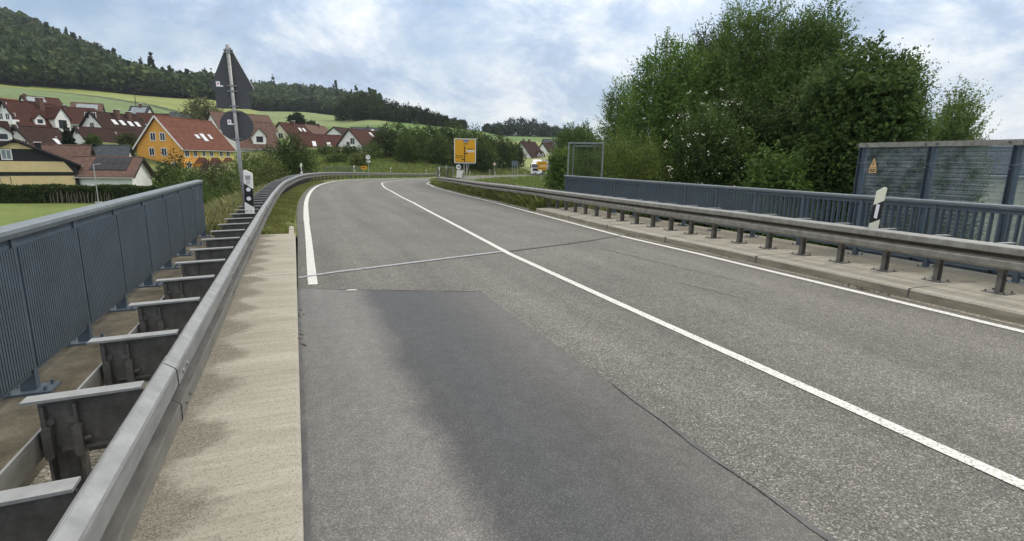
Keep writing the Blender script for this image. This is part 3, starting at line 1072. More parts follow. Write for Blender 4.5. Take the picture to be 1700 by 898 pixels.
def crown_points(blobs, n, inner=.55):
    """points and outward directions through lumpy ellipsoids (cx,cy,cz,rx,ry,rz)"""
    B = np.array(blobs, float)
    wgt = B[:, 3] * B[:, 4] + B[:, 3] * B[:, 5] + B[:, 4] * B[:, 5]
    k = RNG.choice(len(B), n, p=wgt / wgt.sum())
    u = norm(RNG.normal(size=(n, 3)))
    ph = RNG.uniform(0, 6.28, (len(B), 6))[k]
    lump = 1 + .2 * np.sin(4 * u[:, 0] + ph[:, 0]) * np.sin(5 * u[:, 1] + ph[:, 1]) + .16 * np.sin(6 * u[:, 2] + ph[:, 2] + 3 * u[:, 0]) \
        + .09 * np.sin(11 * u[:, 0] + ph[:, 3]) * np.sin(10 * u[:, 2] + ph[:, 4])
    r = lump * (inner + (1 - inner) * RNG.random(n)**.6)
    P = B[k, :3] + u * B[k, 3:] * r[:, None]
    O = norm(u / B[k, 3:])
    return P, O, k


def make_crown(name, blobs, twigs, per, leaf, col, mat, up=.4, twig_len=.7, spread=.7, colvar=.2, aspect=.5, inner=.55, tip=None, flat=0.):
    P, O, k = crown_points(blobs, twigs, inner)
    d = norm(O * .8 + np.array([0, 0, up]) + RNG.normal(size=P.shape) * .35)
    L = twig_len * RNG.uniform(.5, 1.3, twigs)
    t = np.tile(np.linspace(.05, 1, per), (twigs, 1)) + RNG.uniform(-.06, .06, (twigs, per))
    sag = np.zeros((twigs, per, 3)); sag[..., 2] = -flat * (t**2) * L[:, None]
    Q = P[:, None] + d[:, None] * (t * L[:, None])[..., None] + sag
    ld = norm(d[:, None] * .6 + RNG.normal(size=(twigs, per, 3)) * spread + np.array([0, 0, -.15 + up * .2]))
    ln = leaf * RNG.uniform(.65, 1.25, (twigs, per)) * (1.1 - .35 * t)
    col = np.array(col)
    # clump-wise leaf colour: young yellowish growth against old dark leaves
    cl = np.sin(P[:, 0] * 1.7 / max(twig_len, .3)) * np.sin(P[:, 1] * 1.3 / max(twig_len, .3) + 1) * np.sin(P[:, 2] * 1.9 / max(twig_len, .3) + 2)
    tv = (1 + colvar * cl * .8 + RNG.normal(0, colvar * .28, twigs))[:, None, None] * np.ones((1, per, 1)) * (1 + RNG.normal(0, .05, (twigs, per, 1)))
    yel = np.clip(RNG.normal(.0, .06, (twigs, 1, 1)) + .1 * cl[:, None, None], -.2, .3)
    T = col * np.clip(tv, .4, 1.9) * (1 + yel * np.array([1.1, .5, -.3]))
    T = np.clip(T, .004, .6).reshape(-1, 3)
    me = leaf_mesh(name, Q.reshape(-1, 3), ld.reshape(-1, 3), ln.ravel(), ln.ravel() * aspect, T, mat)
    return me


def trunk_mesh(name, h, r, blobs, limbs=7, seed=0, z0=0.):
    rr = random.Random(seed)
    mb = MB()
    lean = (rr.uniform(-.05, .05) * h, rr.uniform(-.05, .05) * h)
    pts = [(lean[0] * t * t, lean[1] * t * t, z0 + h * t) for t in (0, .15, .4, .7, 1)]
    mb.tube(pts, [r * 1.35, r, r * .8, r * .5, r * .15], 8)
    for k in range(limbs):
        t = rr.uniform(.2, .8)
        a = Vector((lean[0] * t * t, lean[1] * t * t, z0 + h * t))
        b = Vector(rr.choice(blobs)[:3])
        b += Vector((rr.uniform(-.5, .5), rr.uniform(-.5, .5), rr.uniform(0, .6))) * blobs[0][3] * .7
        m = a.lerp(b, .5) + Vector((0, 0, rr.uniform(0, .12) * h))
        mb.tube([a, a.lerp(m, .5), m, m.lerp(b, .6), b], [r * .4 * (1 - t * .5), r * .32 * (1 - t * .5), r * .22, r * .13, r * .04], 6)
    return mb.mesh(name, MAT['bark'])


def tree(name, loc, label, cat, group, blobs, twigs, per, leaf, col, h, r, mat=None, limbs=6, seed=0, **kw):
    """a tree or bush: an Empty at its foot, trunk and crown"""
    e = empty(name, loc, label, cat, group)
    bush = name in ('bush', 'shrub')
    link('stem' if bush else 'trunk', trunk_mesh('trunk', h, r, blobs, limbs, seed), e)
    link('foliage' if bush else 'crown', make_crown('crown', blobs, twigs, per, leaf, col, mat or MAT['leaf_far'], **kw), e)
    return e


def ico(level=1):
    t = (1 + 5**.5) / 2
    V = [(-1, t, 0), (1, t, 0), (-1, -t, 0), (1, -t, 0), (0, -1, t), (0, 1, t), (0, -1, -t), (0, 1, -t), (t, 0, -1), (t, 0, 1), (-t, 0, -1), (-t, 0, 1)]
    F = [(0, 11, 5), (0, 5, 1), (0, 1, 7), (0, 7, 10), (0, 10, 11), (1, 5, 9), (5, 11, 4), (11, 10, 2), (10, 7, 6), (7, 1, 8), (3, 9, 4), (3, 4, 2), (3, 2, 6), (3, 6, 8), (3, 8, 9), (4, 9, 5), (2, 4, 11), (6, 2, 10), (8, 6, 7), (9, 8, 1)]
    V = [tuple(norm(np.array(v, float))) for v in V]
    for _ in range(level):
        mid, G = {}, []
        for a, b, c in F:
            m = []
            for i, j in ((a, b), (b, c), (c, a)):
                q = (min(i, j), max(i, j))
                if q not in mid:
                    mid[q] = len(V); V.append(tuple(norm((np.array(V[i]) + np.array(V[j])) / 2)))
                m.append(mid[q])
            G += [(a, m[0], m[2]), (b, m[1], m[0]), (c, m[2], m[1]), tuple(m)]
        F = G
    return np.array(V), np.array(F)


def build_forest(name, az0, az1, fe_fun, depth_fun, count, seed, col, size=(2.9, 4.5), cards=50, conifer=.2):
    """wooded hillside that reads as one mass: crowns of leaf clumps standing on the slope"""
    rg = np.random.default_rng(seed)
    az = rg.uniform(az0, az1, count)
    f0 = fe_fun(az); dep = depth_fun(az)
    t = rg.random(count)**1.15
    D = f0 + t * dep
    x, y = D * np.sin(np.radians(az)), D * np.cos(np.radians(az))
    z = terrain_z(x, y)
    r = rg.uniform(*size, count) * np.where(rg.random(count) < .25, 1.25, 1)
    con = rg.random(count) < conifer * (.4 + .9 * (np.sin(x * .02) * np.sin(y * .03) > .1))
    h = np.where(con, r * 4.3, r * 2.9) * rg.uniform(.8, 1.2, count)
    u = norm(rg.normal(size=(count, cards, 3)))
    u[..., 2] = np.abs(u[..., 2]) * np.where(rg.random((count, cards)) < .75, 1, -.8)
    rad = rg.uniform(.7, 1.05, (count, cards, 1)) * (1 + .2 * np.sin(u[..., :1] * 5 + az[:, None, None] * 9) * np.sin(u[..., 2:] * 4 + D[:, None, None]))
    hz = h[:, None] * (.58 + .42 * u[..., 2] * rad[..., 0])
    wz = np.where(con[:, None], np.clip(1.15 - hz / h[:, None], .06, 1) * .75, 1.0)
    P = np.stack([x[:, None] + u[..., 0] * rad[..., 0] * r[:, None] * wz, y[:, None] + u[..., 1] * rad[..., 0] * r[:, None] * wz, z[:, None] + hz], -1)
    Dn = norm(np.cross(u, rg.normal(size=u.shape)) + u * .25)
    s = (r[:, None] * .62 * rg.uniform(.6, 1.25, (count, cards)))
    tv = rg.normal(1, .13, (count, 1, 1)) * rg.normal(1, .06, (count, cards, 1))
    T = np.array(col) * np.clip(tv, .5, 1.7)
    T = np.where(con[:, None, None], T * np.array([.5, .6, .75]), T)
    yel = np.clip(rg.normal(0, .12, (count, 1, 1)), -.2, .35)
    T = T * (1 + yel * np.array([1.2, .6, 0]))
    n = count * cards
    P = P.reshape(-1, 3) - Dn.reshape(-1, 3) * (s.reshape(-1, 1) * .5)
    me = leaf_mesh(name, P, Dn.reshape(-1, 3), s.ravel(), s.ravel() * .95, np.clip(T, .004, .4).reshape(-1, 3), MAT['leaf_far'])
    return tag(link(name, me), kind='stuff')


fe_left = lambda a: np.interp(a, [-40, -20, -15, -11.5, -9, -6.8, -4], [470, 480, 500, 500, 500, 520, 540])
o = build_forest("hillside_forest", -27, -6.3, fe_left, lambda a: np.interp(a, [-27, -20, -15, -11.5, -9, -6.6], [520, 500, 420, 310, 200, 150]), 5200, 21, (.062, .094, .035), conifer=.03, size=(3.2, 5.4))
tag(o, 'dense dark green mixed forest covering the steep hill at upper left', 'forest')
fe_far = lambda a: np.interp(a, [-8, -6.8, -2.6, 1, 4.4, 7.8], [540, 520, 600, 600, 560, 430])
o = build_forest("far_forest", -7.6, 8.2, fe_far, lambda a: np.interp(a, [-8, 4, 8], [480, 420, 380]), 3600, 22, (.064, .096, .042), cards=40, conifer=.03, size=(3.2, 5.2))
tag(o, 'far wooded ridge behind the pale striped field, mid left', 'forest')


# grass blades
def blades(name, X, Y, Z, h, wd, col, lean=.35, seed=1):
    rg = np.random.default_rng(seed)
    n = len(X)
    P = np.stack([X, Y, Z], 1)
    a = rg.uniform(0, 2 * pi, n)
    s = np.stack([np.cos(a), np.sin(a), np.zeros(n)], 1)
    d = np.stack([rg.normal(0, lean, n), rg.normal(0, lean, n), np.ones(n)], 1)
    hh = (h * rg.uniform(.45, 1.2, n))[:, None]
    w_ = (wd * rg.uniform(.6, 1.3, n))[:, None]
    bend = np.stack([rg.normal(0, lean, n), rg.normal(0, lean, n), -np.abs(rg.normal(0, .15, n))], 1) * hh
    V = np.empty((n, 4, 3))
    V[:, 0] = P - s * w_; V[:, 1] = P + s * w_
    V[:, 2] = P + d * hh * .6 + s * w_ * .6
    V[:, 3] = P + d * hh + bend * .5
    F = np.arange(n * 4).reshape(n, 4)
    tv = np.clip(rg.normal(1, .2, (n, 1)), .4, 1.7)
    pat = 1 + .25 * np.sin(X * 2.1 + np.sin(Y * 1.7) * 2)[:, None] * np.sin(Y * 1.3)[:, None]
    T = np.array(col) * tv * pat
    dry = (rg.random(n) < .14)[:, None]
    T = np.where(dry, np.array([.3, .26, .12]) * tv, T)
    return numpy_mesh(name, V.reshape(-1, 3), F, MAT['blade'], tint=np.repeat(np.clip(T, .01, .6), 4, 0))


def scatter_verge(rg, n, y0, y1, d0, d1, right=False):
    ii = rg.integers(int(np.searchsorted(LY, y0)), int(np.searchsorted(LY, y1)), n)
    fr = rg.random(n)
    d = rg.uniform(d0, d1, n)
    base = (np.interp(LY, *np.array(DR, float).T) if right else np.zeros(len(LY)))
    dd = base[ii] + d
    p = LP[ii] + LN[ii] * dd[:, None] + LT[ii] * (fr * .5)[:, None]
    z = road_z(dd, LY[ii])
    return p[:, 0], p[:, 1], z, d


rg = np.random.default_rng(4)
x, y, z, d = scatter_verge(rg, 52000, 12.3, 46, -1.15, -.3)
link_ = link("verge_grass", blades("verge_grass", x, y, z, .1 * np.clip(.5 + (-.3 - d) * 1.4, .5, 1.6), .006 + .00012 * y, (.2, .22, .06), seed=5))
tag(link_, 'short green grass strip between left edge line and guardrail', 'grass', kind='stuff')
x, y, z, d = scatter_verge(rg, 60000, 12.6, 60, -6.5, -1.2)
dz = np.interp(-d, [.9, 1.7, 2.3, 3.5, 5.3, 8.3], [.02, .02, -.1, -.7, -1.7, -3.4])
o = link("tall_grass", blades("tall_grass", x, y, z + dz - .03, np.clip(.28 + (-d - 1.2) * .14, .25, .7), .008 + .00015 * y, (.21, .215, .085), lean=.25, seed=6))
tag(o, 'tall pale seeding grass on the embankment behind the left guardrail', 'grass', kind='stuff')
x, y, z, d = scatter_verge(rg, 70000, 17.5, 62, .35, 1.5, True)
o = link("verge_grass", blades("verge_grass", x, y, z, (.09 + .42 * np.clip((d - .42) / .3, 0, 1)) * rg.uniform(.7, 1.2, len(d)), .007 + .00025 * y, (.16, .195, .05), seed=7))
tag(o, 'green grass growing under and before the right guardrail past the bridge', 'grass', kind='stuff')
x, y, z, d = scatter_verge(rg, 60000, 18, 75, 1.5, 5.5, True)
dz = np.interp(d, [1.0, 1.8, 2.8, 4, 5.7], [.05, .03, -.1, -.5, -1.5])
o = link("tall_grass", blades("tall_grass", x, y, z + dz - .03, .55 + .25 * np.sin(x * .9) * np.sin(y * .7), .01 + .0002 * y, (.17, .19, .065), lean=.22, seed=8))
tag(o, 'tall wild grass behind the right guardrail near the yellow sign', 'grass', kind='stuff')
# meadow grass on the bank beyond the bend
n = 90000
az = np.radians(rg.uniform(-1, 27, n)); D = rg.uniform(82, 150, n)
x, y = D * np.sin(az), D * np.cos(az)
z = terrain_z(x, y)
d2 = np.min((x[:, None] - _RC[None, ::2, 0])**2 + (y[:, None] - _RC[None, ::2, 1])**2, 1)
ok = d2 > 6.0**2
o = link("meadow_grass", blades("meadow_grass", x[ok], y[ok], z[ok] - .02, np.full(ok.sum(), .6), .055, (.17, .235, .055), lean=.3, seed=9))
tag(o, 'rough meadow grass on the bank beyond the bend', 'grass', kind='stuff')


# ------------------------------------------------------------------ guardrails
PROF = [(.0, .150), (.016, .156), (.072, .128), (.08, .118), (.084, .052), (.076, .040), (.022, .014), (.018, 0), (.022, -.014), (.076, -.040), (.084, -.052), (.08, -.122), (.072, -.132), (.016, -.156), (.0, -.150)]


class Track:
    def __init__(s, pts, zfun, side, us=1.0):
        s.us = us
        C = resample(spline(pts), .25)
        s.C, s.side = C, side
        T = np.gradient(C, axis=0); T /= np.linalg.norm(T, axis=1)[:, None]
        s.T = T
        s.N = np.stack([T[:, 1], -T[:, 0]], 1) * side      # towards the traffic
        s.s = np.arange(len(C)) * .25
        s.z = np.array([zfun(*c) for c in C])

    def at(s, q):
        f = lambda a: float(np.interp(q, s.s, a))
        p = (f(s.C[:, 0]), f(s.C[:, 1])); t = Vector((f(s.T[:, 0]), f(s.T[:, 1]), 0)).normalized()
        n = Vector((f(s.N[:, 0]), f(s.N[:, 1]), 0)).normalized()
        return Vector((p[0], p[1], f(s.z))), t, n

    def matrix(s, q):
        p, t, n = s.at(q)
        m = Matrix.Identity(4)
        yv = t * s.side
        for r in range(3):
            m[r][0], m[r][1], m[r][2], m[r][3] = n[r], (t[r] if s.side > 0 else t[r]), (0, 0, 1)[r], p[r]
        return m


def spacer_mesh(mats, sh=0.0):
    """C-shaped distance piece: bright top flange, dark web, lower flange; local x points to the traffic, rail back at x=-.02"""
    mb = MB()
    k = sh
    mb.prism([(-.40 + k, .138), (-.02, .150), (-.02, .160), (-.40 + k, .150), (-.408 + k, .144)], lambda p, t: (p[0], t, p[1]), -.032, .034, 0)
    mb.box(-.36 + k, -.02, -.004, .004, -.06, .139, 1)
    mb.box(-.3 + k, -.03, -.028, .004, -.066, -.058, 1)
    mb.box(-.30 + k, -.03, .03, .036, -.11, -.085, 1)
    for x in (-.325 + k, -.255 + k):
        mb.tube([(x, -.004, .055), (x, -.02, .055)], .016, 6, 1)
    return mb.mesh("spacer_bracket", mats)


def post_mesh(mats, h, sh=0.0):
    mb = MB()
    # sigma section with two clasping flanges at its head
    sec = [(-.345, -.03), (-.335, -.03), (-.335, .02), (-.31, .03), (-.27, .03), (-.245, .02), (-.245, -.03), (-.235, -.03), (-.235, .026), (-.265, .038), (-.315, .038), (-.345, .026)]
    mb.prism(sec, lambda p, t: (p[0], p[1], t), -h, .12, 0)
    for x in (-.35, -.255):
        mb.bevbox(x, x + .03, -.042, -.012, -.09, .04, .008, 0)
    mb.tube([(-.225, -.02, -.03), (-.2, -.02, -.025)], .01, 6, 0)
    mb.v = [(x + sh, y, z) for x, y, z in mb.v]
    return mb.mesh("post", mats)


def foot_mesh(mat, h, sh=0.0):
    mb = MB()
    mb.box(-.40, -.17, -.13, .13, -h - .001, -h + .014)
    for x in (-.37, -.2):
        for y in (-.1, .1):
            mb.tube([(x, y, -h + .014), (x, y, -h + .036)], .011, 6)
    mb.v = [(x + sh, y, z) for x, y, z in mb.v]
    return mb.mesh("base_plate", mat)


def rail_segment(tr, q0, q1, mat, parent, off, rail_off=0.0):
    n = max(3, int((q1 - q0) / .35) + 1)
    V = []
    front = [(u * tr.us, v) for u, v in PROF]
    sec = front + [(u - .006, v) for u, v in front][::-1]
    m = len(sec)
    for k in range(n):
        q = q0 + (q1 - q0) * k / (n - 1)
        p, t, nn = tr.at(q)
        for u, v in sec:
            a = p + nn * (u + off)
            V.append((a.x, a.y, a.z + v * (1 + off * 2)))
    F = [(r * m + k, r * m + m + k, r * m + m + (k + 1) % m, r * m + (k + 1) % m) for r in range(n - 1) for k in range(m)]
    mb = MB(); mb.add(V, F)
    mb.m = [1 if k in (0, 1) else (2 if k in ((5, 6, 7, 8) if tr.side > 0 else (5, 6, 7)) else 0) for r in range(n - 1) for k in range(m)]  # lip and groove faces carry painted sky light and shade, groove also dirt
    # bolts at the joint
    for dq in (.1, .2):
        p, t, nn = tr.at(q0 + dq)
        for v in (.078, -.078):
            a = p + nn * (.083 * tr.us + off) + Vector((0, 0, v))
            mb.tube([a, a + nn * .008], .012, 6)
    return mb.build("rail_segment", mat, parent)


def guardrail(root, tr, qs_posts, q0, q1, seg, mats, h, sh=0.0):
    rail_m, top_m, web_m, post_m, lip_m, groove_m = mats
    k = 0
    q = q0
    while q < q1 - .3:
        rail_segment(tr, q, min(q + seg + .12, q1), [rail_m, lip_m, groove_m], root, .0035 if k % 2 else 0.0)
        q += seg; k += 1
    sm, pm, fm = spacer_mesh([top_m, web_m], sh), post_mesh(post_m, h, sh), foot_mesh(web_m, h, sh)
    for j, q in enumerate(qs_posts):
        M = tr.matrix(q)
        s_ = link("spacer_bracket", sm, root); s_.matrix_world = M
        p_ = link("post", pm, root); p_.matrix_world = M
        if tr.at(q)[0].y < 18:
            f_ = link("base_plate", fm, p_)
    mb = MB()
    qq = np.arange(q0, min(q1, q0 + 45), .35)
    V = []
    for q in qq:
        p, t, nn = tr.at(q)
        for u, v in ((-.372 + sh, .02), (-.362 + sh, .02), (-.362 + sh, -.085), (-.372 + sh, -.085)):
            a = p + nn * u
            V.append((a.x, a.y, a.z + v))
    n = len(qq)
    mb.add(V, [(r * 4 + k, r * 4 + 4 + k, r * 4 + 4 + (k + 1) % 4, r * 4 + (k + 1) % 4) for r in range(n - 1) for k in range(4)] + [(0, 1, 2, 3)])
    mb.build("rear_strap", web_m if tr.side < 0 else rail_m, root)


RAILZ = .79 - .156
ltrack = [(-.60, -4), (-.60, 3), (-.60, 9.2), (-.59, 12), (-.53, 17.2), (-.36, 23), (-.02, 28.6)]
for i in IDX(31, 150)[::14]:
    p = LP[i] + LN[i] * (-.68)
    ltrack.append((float(p[0]), float(p[1])))
ltr = Track(ltrack, lambda x, y: RAILZ + float(tab(ZL, y)), +1, .68)
root = tag(bpy.data.objects.new("guardrail", None), 'long galvanised guardrail on spacer brackets left of the road, curving round the bend', 'guardrail', 'guardrails along the road')
COL.objects.link(root)
yq = lambda tr, y: float(np.interp(y, tr.C[:, 1], tr.s))
qs = [yq(ltr, .975 - 3 * .715 + .715 * k) for k in range(62)]
q = qs[-1] + 1.43
while len(qs) < 99:
    qs.append(q); q += 2.1
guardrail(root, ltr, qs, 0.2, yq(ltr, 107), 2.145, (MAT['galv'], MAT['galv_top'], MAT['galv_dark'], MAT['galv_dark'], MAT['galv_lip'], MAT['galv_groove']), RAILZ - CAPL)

rtr = Track([(8.13, -4), (8.13, 3), (8.12, 7), (8.14, 10.3), (8.22, 13), (8.42, 17.6), (8.85, 25.5), (9.9, 33.7), (11.25, 44.3)],
            lambda x, y: RAILZ - float(tab(CF, y)) * 1.1 + float(tab(ZL, y)), -1)
root = tag(bpy.data.objects.new("guardrail", None), 'grime-browned guardrail on posts right of the road, ending short of the yellow sign', 'guardrail', 'guardrails along the road')
COL.objects.link(root)
qs = [yq(rtr, 3.81 - 8 * .733 + .733 * k) for k in range(62)]
qs = [q for q in qs if q < rtr.s[-1] - .3]
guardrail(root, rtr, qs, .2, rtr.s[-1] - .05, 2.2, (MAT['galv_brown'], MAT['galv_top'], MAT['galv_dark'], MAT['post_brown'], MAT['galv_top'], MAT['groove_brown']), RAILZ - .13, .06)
p, t, nn = rtr.at(rtr.s[-1] - .02)
mb = MB(); mb.box(-.09, .1, -.02, .02, -.17, .165)
e_ = mb.build("end_cap", MAT['post_brown'], root)
e_.matrix_world = Matrix.Translation(p) @ Matrix.Rotation(-atan2(t.x, t.y), 4, 'Z')


# ------------------------------------------------------------------ bridge railings
def bridge_railing(X, ys, y_start, y_end, zb, ztop, label, side, slat=.1, dep=.036):
    e = empty("bridge_railing", (X, y_end, zb), label, "railing", "bridge railings")
    def P(mb, name, mat, **k):
        o = mb.build(name, mat, e, **k)
        o.matrix_parent_inverse = Matrix.Translation((-X, -y_end, -zb))
        return o
    # handrail: rounded flat section with dark lower channel
    mb = MB()
    sec = [(-.075, -.012), (-.062, -.045), (.062, -.045), (.075, -.012), (.07, .012), (.045, .02), (-.045, .02), (-.07, .012)]
    mb.prism(sec, lambda p, t: (X + p[0], t, ztop - .02 + p[1]), y_start, y_end + .03)
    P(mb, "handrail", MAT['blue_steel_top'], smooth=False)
    mb = MB(); mb.box(X - .03, X + .03, y_start, y_end, ztop - .13, ztop - .066)
    P(mb, "upper_rail", MAT['blue_steel'])
    mb = MB(); mb.box(X - .035, X + .035, y_start, y_end, zb + .13, zb + .17)
    P(mb, "lower_rail", MAT['blue_steel'])
    for k, y in enumerate(ys):
        mb = MB(); mb.box(X - .045, X + .045, y - .03, y + .03, zb, ztop - .066)
        p_ = P(mb, "post", MAT['blue_steel'])
        mb = MB(); mb.box(X - .14, X + .14, y - .09, y + .09, zb - .002, zb + .016)
        for bx in (-.1, .1):
            for by in (-.06, .06):
                mb.tube([(X + bx, y + by, zb + .016), (X + bx, y + by, zb + .045)], .011, 6)
        b_ = mb.build("base_plate", MAT['blue_steel'], p_)
        b_.matrix_parent_inverse = Matrix.Translation((-X, -y_end, -zb)) @ Matrix.Identity(4)
        b_.matrix_parent_inverse = Matrix.Identity(4)
        if k < len(ys) - 1:
            y2 = ys[k + 1]
            n = max(2, int(round(abs(y2 - y) / slat)))
            mb = MB()
            for j in range(1, n):
                yy = y + (y2 - y) * j / n
                mb.box(X - dep, X + dep, yy - .011, yy + .011, zb + .17, ztop - .13)
            P(mb, "baluster_panel", MAT['blue_steel'])
    return e, P


ysl = [12.1, 10.98, 9.86, 8.76, 7.62, 6.5, 5.42, 4.36, 3.28, 2.2, 1.12, 0.04]
er, PL = bridge_railing(-1.76, ysl, -.2, 12.12, CAPL, 1.22, 'slate blue steel railing with closely set bars on the left bridge edge', -1, .034, .055)
mb = MB(); mb.box(-1.72, -1.705, 11.4, 11.46, .86, 1.06)
PL(mb, "marker_plate", MAT['grey_alu'])
ysr = [17.85, 16.72, 15.6, 14.5, 13.4, 12.3, 11.18, 10.06, 8.88, 7.68, 6.49, 5.3, 4.12, 2.94, 1.76]
bridge_railing(9.4, ysr, 1.7, 17.9, .115, 1.2, 'slate blue steel railing seen through its bars behind the right guardrail', 1, .105)


# ------------------------------------------------------------------ noise barrier on the right
X0 = 10.3
nb = empty("noise_barrier", (X0, 7.25, -1.0), 'ribbed bluish transparent noise barrier between slate blue posts at right edge', "noise barrier")


def NBP(mb, name, mat, parent=nb, **k):
    o = mb.build(name, mat, parent, **k)
    if parent is nb:
        o.matrix_parent_inverse = Matrix.Translation((-X0, -7.25, 1.0))
    return o


npy = [7.25, 6.02, 4.82, 3.6, 2.4]
for y in npy:
    mb = MB()
    mb.box(X0 - .07, X0 + .07, y - .045, y - .035, -1.0, 2.06)
    mb.box(X0 - .07, X0 + .07, y + .035, y + .045, -1.0, 2.06)
    mb.box(X0 - .006, X0 + .006, y - .035, y + .035, -1.0, 2.06)
    NBP(mb, "post", MAT['blue_steel'])
for a, b in zip(npy[:-1], npy[1:]):
    mb = MB()
    zs = np.linspace(.1, 2.06, 57)
    pr = [(X0 - .018 + .007 * (k % 2), z) for k, z in enumerate(zs)] + [(X0 + .0 + .007 * (k % 2), z) for k, z in list(enumerate(zs))[::-1]]
    V = [(x, y, z) for y in (b + .03, a - .03) for x, z in pr]
    n = len(pr)
    mb.add(V, [(k, (k + 1) % n, n + (k + 1) % n, n + k) for k in range(n)])
    NBP(mb, "ribbed_panel", MAT['acrylic'])
    mb = MB(); mb.box(X0 - .02, X0 + .03, b + .035, a - .035, -.9, .098)
    NBP(mb, "base_panel", MAT['blue_steel'])
    # loop of safety wire hanging from the post
    mb = MB()
    mb.tube([(X0 - .085, a + .02, 1.76), (X0 - .09, a - .15, 1.78), (X0 - .085, a - .3, 1.755)], .0035, 6)
    NBP(mb, "safety_wire", MAT['galv_top'])
    mb = MB()
    mb.tube([(X0 - .09, b + .3, 1.8), (X0 - .1, b + .33, 1.72), (X0 - .1, b + .24, 1.68), (X0 - .08, b + .0, 1.7)], .0035, 6)
    NBP(mb, "safety_wire", MAT['galv_top'])
mb = MB(); mb.box(X0 - .06, X0 + .06, 2.3, 7.32, 2.063, 2.15)
cb = NBP(mb, "top_beam", MAT['galv_brown'])
mb = MB()
for y in npy:
    for dy in (-.09, .09):
        mb.tube([(X0 - .065, y + dy, 2.105), (X0 - .085, y + dy, 2.105)], .016, 6)
NBP(mb, "bolt_head", MAT['galv_dark'])
# warning sign fixed on the first panel
ws = empty("warning_sign", (X0 - .05, 6.98, 1.6), 'small yellow triangular high voltage warning plate on the noise barrier', 'warning sign')
ws.rotation_euler = (0, 0, radians(0))
mb = MB()
mb.prism([(-.09, .0), (.09, 0), (.09, .13), (0, .3), (-.09, .13)][:0] or [(-.068, .085), (.068, .085), (.007, .255), (-.007, .255)], lambda p, t: (t, p[0], p[1]), -.006, .0)
mb.prism([(-.068, -.015), (.068, -.015), (.068, .077), (-.068, .077)], lambda p, t: (t, p[0], p[1]), -.006, .0)
mb.build("plate", material("warning yellow", (.66, .42, .2), .5, .1, 8), ws)
mb = MB()
mb.prism([(-.003, .22), (.009, .17), (.001, .17), (.009, .115), (-.009, .155), (-.001, .155)], lambda p, t: (t, p[0], p[1]), -.009, -.0065)
for k, (a, b) in enumerate([(-.055, -.012), (-.003, .052), (-.05, .012), (.02, .05)]):
    zz = .046 if k < 2 else .014
    mb.box(-.009, -.0065, a, b, zz - .009, zz + .009)
mb.build("lettering", MAT['black'], ws)


# ------------------------------------------------------------------ delineator posts
def delineator(loc, label, rz=0., tilt=0., kind='bar', big=True, height=.72):
    e = empty("delineator_post", loc, label, "delineator", "roadside delineator posts", rz)
    e.rotation_euler = (0, tilt, rz)
    w_ = .062
    H = height
    mirror = 1 if kind == 'dots' else -1
    z1, z2 = H * .215, H * .64
    s1 = .085 * mirror * H / .72
    # body is a slim hollow post, white ends and a slanted black band proud of it
    d0, d1 = -.03, .035
    low = [(-w_, 0), (w_, 0), (w_, z1 - s1 / 2), (-w_, z1 + s1 / 2)]
    band = [(-w_, z1 + s1 / 2), (w_, z1 - s1 / 2), (w_, z2 - s1 / 2), (-w_, z2 + s1 / 2)]
    if mirror > 0:
        top = [(-w_, z2 + s1 / 2), (w_, z2 - s1 / 2), (w_, H * .9), (w_ * .9, H * .93), (-w_ * .55, H), (-w_ * .9, H), (-w_, H * .985)]
    else:
        top = [(-w_, z2 + s1 / 2), (w_, z2 - s1 / 2), (w_, H * .965), (w_ * .8, H * .995), (w_ * .3, H), (-w_, H * .9)]
    f = lambda p, t: (p[0], t, p[1])
    wm = MAT['white' if kind == 'dots' else 'cream_plastic']
    mb = MB(); mb.prism(low, f, d0, d1); mb.build("white_foot", wm, e)
    mb = MB(); mb.prism(top, f, d0, d1); mb.build("white_head", wm, e)
    mb = MB(); mb.prism(band, f, d0 - .001, d1 + .001)
    mb.build("black_band", MAT['black'], e)
    if kind == 'dots':
        for zz in (H * .35, H * .56):
            mb = MB(); mb.disc((0, d0 - .004, zz), .032, (0, 1, 0), .006, 20)
            mb.build("reflector", MAT['reflector'], e)
    else:
        mb = MB(); mb.prism([(-.022, H * .3), (.022, H * .28), (.022, H * .6), (-.022, H * .62)], f, d0 - .006, d0 - .001)
        mb.build("reflector", MAT['reflector'], e)
    return e


e = delineator((-.70, 9.42, .8), 'white delineator post with black band, two round reflectors and number plate on left guardrail', radians(-4), radians(2), 'dots', height=.68)
mb = MB(); mb.box(-.045, .045, -.036, -.031, .46, .61)
pl = mb.build("number_plate", MAT['sticker'], e)
mb = MB()
for k in range(5):
    mb.box(-.035 + k * .015, -.026 + k * .015, -.039, -.0365, .525 + .004 * (k % 2), .6)
for (x0, x1, z0, z1) in ((-.03, -.006, .507, .514), (-.012, -.006, .49, .507), (-.03, -.006, .484, .49), (-.03, -.024, .47, .484), (-.03, -.006, .464, .47),
                         (.006, .012, .464, .514), (.012, .03, .506, .512), (.012, .026, .486, .492)):
    mb.box(x0, x1, -.039, -.0365, z0, z1)
mb.build("number", material("plate print", (.16, .16, .16), .6), pl)
mb = MB()
mb.tube([(-.03, -.0335, .045), (-.03, -.036, .045)], .008, 8); mb.tube([(.025, -.0335, .045), (.025, -.036, .045)], .008, 8)
mb.build("bolt", MAT['black'], e)
e = delineator((8.36, 5.55, .72), 'tilted cream delineator post with black band rising behind the right guardrail', radians(-62), radians(3.5), 'bar', height=.68)

